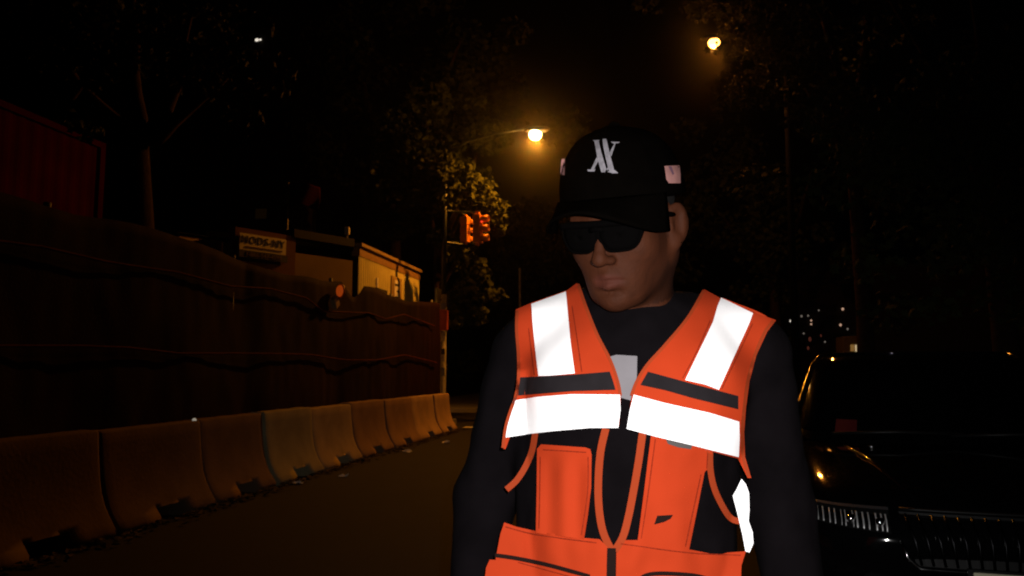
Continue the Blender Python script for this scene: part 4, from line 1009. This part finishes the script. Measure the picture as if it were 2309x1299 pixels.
strip('edge_binding', [(1744, 723), (1725, 748), (1702, 802), (1686, 860), (1678, 920), (1674, 975), (1676, 1030), (1689, 1074)], 7, PIPING, vest, off=.006, th=.004)
patch('black_band', [(1173, 851), (1290, 845), (1375, 838), (1382, 858), (1388, 879), (1290, 882), (1168, 892)], BLACKTRIM, vest, .0095, .003, step=6)
patch('black_band', [(1461, 838), (1560, 865), (1665, 893), (1665, 923), (1560, 897), (1500, 880), (1444, 868)], BLACKTRIM, vest, .0085, .003, step=6)
patch('reflective_tape', [(1198, 685), (1276, 657), (1279, 690), (1287, 775), (1296, 842), (1240, 847), (1214, 848), (1207, 790), (1201, 730)], TAPE, vest, .0075, .002)
patch('reflective_tape', [(1626, 671), (1698, 706), (1690, 728), (1655, 805), (1621, 879), (1590, 867), (1545, 857), (1575, 795), (1608, 725), (1618, 690)], TAPE, vest, .0075, .002)
patch('reflective_tape', [(1161, 903), (1210, 895), (1290, 889), (1398, 890), (1399, 925), (1394, 965), (1330, 965), (1250, 972), (1190, 979), (1138, 987), (1148, 945)], TAPE, vest, .0115, .003, step=6)
patch('reflective_tape', [(1429, 890), (1500, 909), (1600, 931), (1667, 951), (1668, 990), (1666, 1031), (1560, 1004), (1480, 985), (1413, 967), (1420, 925)], TAPE, vest, .0110, .003, step=6)
# lower front
patch('lower_panel', [(1137, 1178), (1165, 1188), (1210, 1198), (1316, 1213), (1352, 1216), (1374, 1238), (1372, 1450), (1100, 1450), (1118, 1258), (1128, 1205)], ORANGE, vest, .004, .003, fold=.0075, fr=14, seed=5)
patch('lower_panel', [(1468, 980), (1560, 1003), (1606, 1017), (1606, 1050), (1589, 1064), (1573, 1145), (1554, 1239), (1620, 1252), (1640, 1246), (1682, 1243), (1672, 1275), (1664, 1450), (1386, 1450), (1390, 1240), (1410, 1218), (1438, 1218), (1452, 1110)], ORANGE, vest, .004, .003, fold=.0070, fr=14, seed=6)
def pleat(x, y): return .0040 * math.cos((x - 1272) / 62 * 2 * math.pi) * min(1, max(0, (y - 1010) / 60))
patch('radio_pocket', [(1220, 1002), (1320, 1009), (1331, 1013), (1334, 1025), (1333, 1100), (1326, 1160), (1317, 1216), (1208, 1202), (1210, 1100), (1211, 1012)], ORANGE, vest, .010, .007, relief=pleat, fold=.001, seed=8)
strip('edge_binding', [(1207, 975), (1200, 1015), (1186, 1050), (1165, 1083), (1142, 1104)], 14, PIPING, vest, off=.006, th=.004)
strip('edge_binding', [(1366, 966), (1354, 1020), (1349, 1090), (1351, 1150), (1360, 1200), (1378, 1240)], 17, PIPING, vest, off=.007, th=.004)
strip('edge_binding', [(1449, 976), (1440, 1040), (1428, 1110), (1416, 1170), (1404, 1212), (1386, 1242)], 17, PIPING, vest, off=.007, th=.004)
strip('edge_binding', [(1601, 1016), (1602, 1060), (1612, 1105), (1634, 1150), (1650, 1170), (1668, 1176)], 14, PIPING, vest, off=.007, th=.004)
strip('zipper', [(1379, 1236), (1378, 1280), (1375, 1450)], 20, SLOT, vest, off=.009, th=.004)
patch('pen_slot', [(1482, 1163), (1518, 1161), (1512, 1170), (1498, 1177), (1475, 1183)], SLOT, vest, .0085, .002, step=5)
patch('woven_label', [(1500, 986), (1562, 1002), (1558, 1013), (1530, 1009), (1506, 1001)], GREYTAG, vest, .0075, .002, step=5)
patch('side_tape', [(1672, 1080), (1682, 1092), (1689, 1112), (1690, 1150), (1688, 1175), (1697, 1200), (1699, 1225), (1690, 1246), (1681, 1243), (1674, 1205), (1665, 1168), (1658, 1140), (1652, 1118), (1660, 1105)], TAPE, vest, .010, .003, step=6, wrap=.012)
strip('pocket_gap', [(1116, 1252), (1165, 1259), (1240, 1275), (1330, 1300)], 9, SLOT, vest, off=.013, th=.002)
patch('lower_pocket', [(1104, 1262), (1165, 1265), (1240, 1281), (1330, 1304), (1345, 1420), (1080, 1420), (1096, 1280)], ORANGE, vest, .017, .010, fold=.003, fr=14, seed=9)
strip('pocket_gap', [(1436, 1312), (1455, 1298), (1490, 1293), (1560, 1297), (1600, 1306)], 9, SLOT, vest, off=.0085, th=.002)
STITCH = mat('dark orange stitching', (.20, .018, .006), .9, var=.3, scale=300, spec=.05)
for ln in ([(1290, 690), (1303, 775), (1312, 838)], [(1192, 740), (1199, 800), (1205, 846)], [(1540, 852), (1570, 795), (1602, 722)], [(1628, 876), (1662, 805), (1697, 730)],
           [(1224, 1014), (1322, 1020)], [(1218, 1030), (1217, 1110), (1215, 1192)], [(1326, 1030), (1325, 1110), (1311, 1206)], [(1478, 990), (1462, 1110), (1446, 1215)], [(1596, 1022), (1594, 1056)], [(1581, 1070), (1546, 1232)], [(1140, 1188), (1212, 1206), (1345, 1224)], [(1400, 1226), (1550, 1246), (1670, 1252)], [(1168, 1268), (1240, 1288), (1330, 1312)]):
    strip('stitching', ln, 2.4, STITCH, vest, off=(.019 if ln[0][0] == 1168 else .014 if 1213 < ln[0][0] < 1330 and ln[0][1] > 1000 else .0105), th=.002)
# print on the sweatshirt between the lapels
patch('chest_print', [(1372, 805), (1390, 800), (1437, 803), (1436, 850), (1422, 903), (1400, 897), (1392, 860)], PRINT, sw, .004, .002, bvh=sweat_bvh, step=7)

# ---- hair
Hh = Field(ax(-.14, .10, .006), ax(1.16, 1.46, .006), ax(1.40, 1.70, .006)); Hh.ell((0, .024, .045), (.0765, .092, .083), .001, M=HM)
Hh.ell((0, -.07, -.03), (.12, .085, .10), .01, mode='cut', M=HM); Hh.ell((.08, .015, -.01), (.03, .03, .036), .006, mode='cut', M=HM); Hh.ell((-.08, .015, -.01), (.03, .03, .036), .006, mode='cut', M=HM)
V, Qf = Hh.mesh(); mk('hair', [tuple(p) for p in V], [tuple(int(i) for i in q) for q in Qf], HAIR, person, smooth=True)

# ---- cap
def capP(t, h):
    """t: angle round the head (0 = front), h: 0 rim .. 1 crown top"""
    a = h * math.pi / 2; fr_ = (1 + math.cos(t)) / 2
    rx, ry, rz = .1005, .112, .118 + .012 * fr_
    c_ = math.cos(a) ** .72; z0 = .034 + .020 * fr_
    seam = 1 - .010 * (abs(math.sin(3 * t)) < .06) 
    return Vector((-.002 + rx * math.sin(t) * c_ * seam, .012 - ry * math.cos(t) * c_ * seam, z0 + (rz - (z0 - .034)) * math.sin(a)))
n, H = 96, 18; v = []
for i in range(H):
    v += [HM @ capP(2 * math.pi * j / n, .999 * i / (H - 1)) for j in range(n)]
f = [(i * n + j, i * n + (j + 1) % n, (i + 1) * n + (j + 1) % n, (i + 1) * n + j) for i in range(H - 1) for j in range(n)] + [tuple((H - 1) * n + j for j in range(n))]
cap = mk('cap', v, f, CAPM, person, smooth=True); cap['label'] = 'black baseball cap with a silver monogram and pink side patch'
cap_bvh = BVHTree.FromPolygons(v, f)
md = cap.modifiers.new('t', 'SOLIDIFY'); md.thickness = .003; md.offset = -1
v = []; nt_, nr = 30, 9
for i in range(nt_ + 1):
    t = R_(-64 + 128 * i / nt_); root = capP(t, .03)
    reach = .068 * max(0, math.cos(t * 90 / 67)) ** .55
    for j in range(nr + 1):
        r = j / nr; q = root + Vector((math.sin(t) * reach * .25, -reach, 0)) * r
        q.z = root.z - .006 * r - 4.6 * (q.x ** 2) * r - .13 * max(0.0, q.x) * r; v.append(HM @ q)
f = [(i * (nr + 1) + j, (i + 1) * (nr + 1) + j, (i + 1) * (nr + 1) + j + 1, i * (nr + 1) + j + 1) for i in range(nt_) for j in range(nr)]
br = mk('brim', v, f, CAPM, cap, smooth=True); md = br.modifiers.new('t', 'SOLIDIFY'); md.thickness = .004
MB().ball(HM @ Vector((0, .012, .163)), (.009, .009, .005)).build('button', CAPM, cap, smooth=True)
# monogram: an A overlapping a V, serifed, traced on the crown
def glyph(polys):
    for p_ in polys: yield [(1300 + x * 260 / 2111, 290 + y * 260 / 2111) for x, y in p_]
strokes = [
    [(325, 225), (405, 222), (450, 420), (545, 740), (520, 800), (455, 800), (385, 560), (345, 330)],     # V thick stem
    [(475, 190), (545, 185), (600, 420), (690, 770), (640, 795), (590, 770), (530, 520), (490, 330)],     # A thick stem
    [(370, 520), (395, 600), (320, 745), (265, 745)],                                                     # A thin leg
    [(640, 240), (725, 245), (635, 510), (605, 440), (690, 280)],                                         # V thin arm
    [(195, 750), (345, 742), (330, 785), (215, 785)], [(560, 790), (700, 760), (765, 815), (660, 820)],   # feet serifs
    [(295, 212), (425, 208), (410, 232), (335, 245)], [(620, 238), (800, 245), (760, 268), (670, 272)],   # head serifs
    [(545, 740), (590, 690), (600, 720), (560, 770)]]
for i, g in enumerate(glyph(strokes)):
    patch('monogram_stroke', g, EMBR, cap, .0012 + .00018 * i, .0012, bvh=cap_bvh, step=4)
def pp(p_): return [(1300 + x * 260 / 2111, 290 + y * 260 / 2111) for x, y in p_]
sp_ = patch('side_patch', pp([(1610, 685), (1890, 672), (1905, 850), (1905, 1000), (1690, 1000), (1645, 930), (1625, 780)]), PATCH, cap, .0014, .0015, bvh=cap_bvh, step=4)
patch('patch_mark', pp([(1680, 690), (1740, 690), (1790, 830), (1760, 850)]), mat('mauve mark', (.13, .06, .09), .9), cap, .0026, .001, bvh=cap_bvh, step=4)
patch('side_patch', [(1266, 358), (1274, 358), (1273, 395), (1263, 394)], PATCH, cap, .0014, .0015, bvh=cap_bvh, step=4)

# ---- sunglasses
gls = None
def lens_pt(s_, a, r, dy=0.0):
    c, s = math.cos(a), math.sin(a); e = .45
    x = .0305 * math.copysign(abs(c) ** e, c) * r; z = .0225 * math.copysign(abs(s) ** e, s) * r
    if z < 0: x *= 1 - .28 * (-z / .0215)
    xx = s_ * .0335 + x; return Vector((xx, -.1085 + 3.6 * xx * xx + .02 * (z + .01) + dy, .006 + z))
mb = MB(); n = 28
for s_ in (-1, 1):
    vs = [HM @ lens_pt(s_, 2 * math.pi * j / n, r, dy) for r, dy in ((1.0, .003), (1.0, -.003), (1.12, -.003), (1.12, .003)) for j in range(n)]
    mb.add(vs, [(i * n + j, i * n + (j + 1) % n, ((i + 1) % 4) * n + (j + 1) % n, ((i + 1) % 4) * n + j) for i in range(4) for j in range(n)])
mb.tube([HM @ Vector((x, -.1105 + 3.6 * x * x, .0265 - .6 * x * x)) for x in np.linspace(-.067, .067, 17)], .0055, 8); mb.tube([HM @ Vector((-.012, -.1085, .017)), HM @ Vector((0, -.112, .019)), HM @ Vector((.012, -.1085, .017))], .0042, 8)
gls = mb.build('sunglasses', GLASS_B, person, smooth=True); gls['label'] = 'black wayfarer style sunglasses'
for s_ in (-1, 1):
    vs = [HM @ lens_pt(s_, 2 * math.pi * j / n, r, -.0012 * (1 - r)) for r in (.001, .35, .7, 1.03) for j in range(n)]
    o = mk('lens', vs, [(i * n + j, i * n + (j + 1) % n, (i + 1) * n + (j + 1) % n, (i + 1) * n + j) for i in range(3) for j in range(n)], GLASS_B, gls, smooth=True)
    md = o.modifiers.new('t', 'SOLIDIFY'); md.thickness = .0015
    MB().tube([HM @ Vector((s_ * .064, -.092, .018)), HM @ Vector((s_ * .073, -.075, .018)), HM @ Vector((s_ * .080, -.01, .016)), HM @ Vector((s_ * .080, .015, .010))], [.006, .0058, .0045, .004], 8).build('temple_arm', GLASS_B, gls, smooth=True)
# earring stud
MB().ball(HM @ Vector((.0875, .006, -.034)), .0028).build('ear_stud', CHROME, person, smooth=True)

# ================================================================== added haze, imitating lens bloom round the lamps
hz = MB().box((0, 56, 21.5), (212, 142, 46)).build('haze', None, base=(0, 56, 21.5)); hz['kind'] = 'stuff'; hz['label'] = 'thin night haze added to imitate lens glow round the lamps'
hm = bpy.data.materials.new('night haze'); hm.use_nodes = True; nt = hm.node_tree; nt.nodes.clear()
pv = nt.nodes.new('ShaderNodeVolumePrincipled'); ou = nt.nodes.new('ShaderNodeOutputMaterial'); nt.links.new(pv.outputs[0], ou.inputs['Volume'])
pv.inputs['Color'].default_value = (.9, .9, .92, 1); pv.inputs['Density'].default_value = 0.00055; pv.inputs['Anisotropy'].default_value = 0.965
hz.data.materials.clear(); hz.data.materials.append(hm)
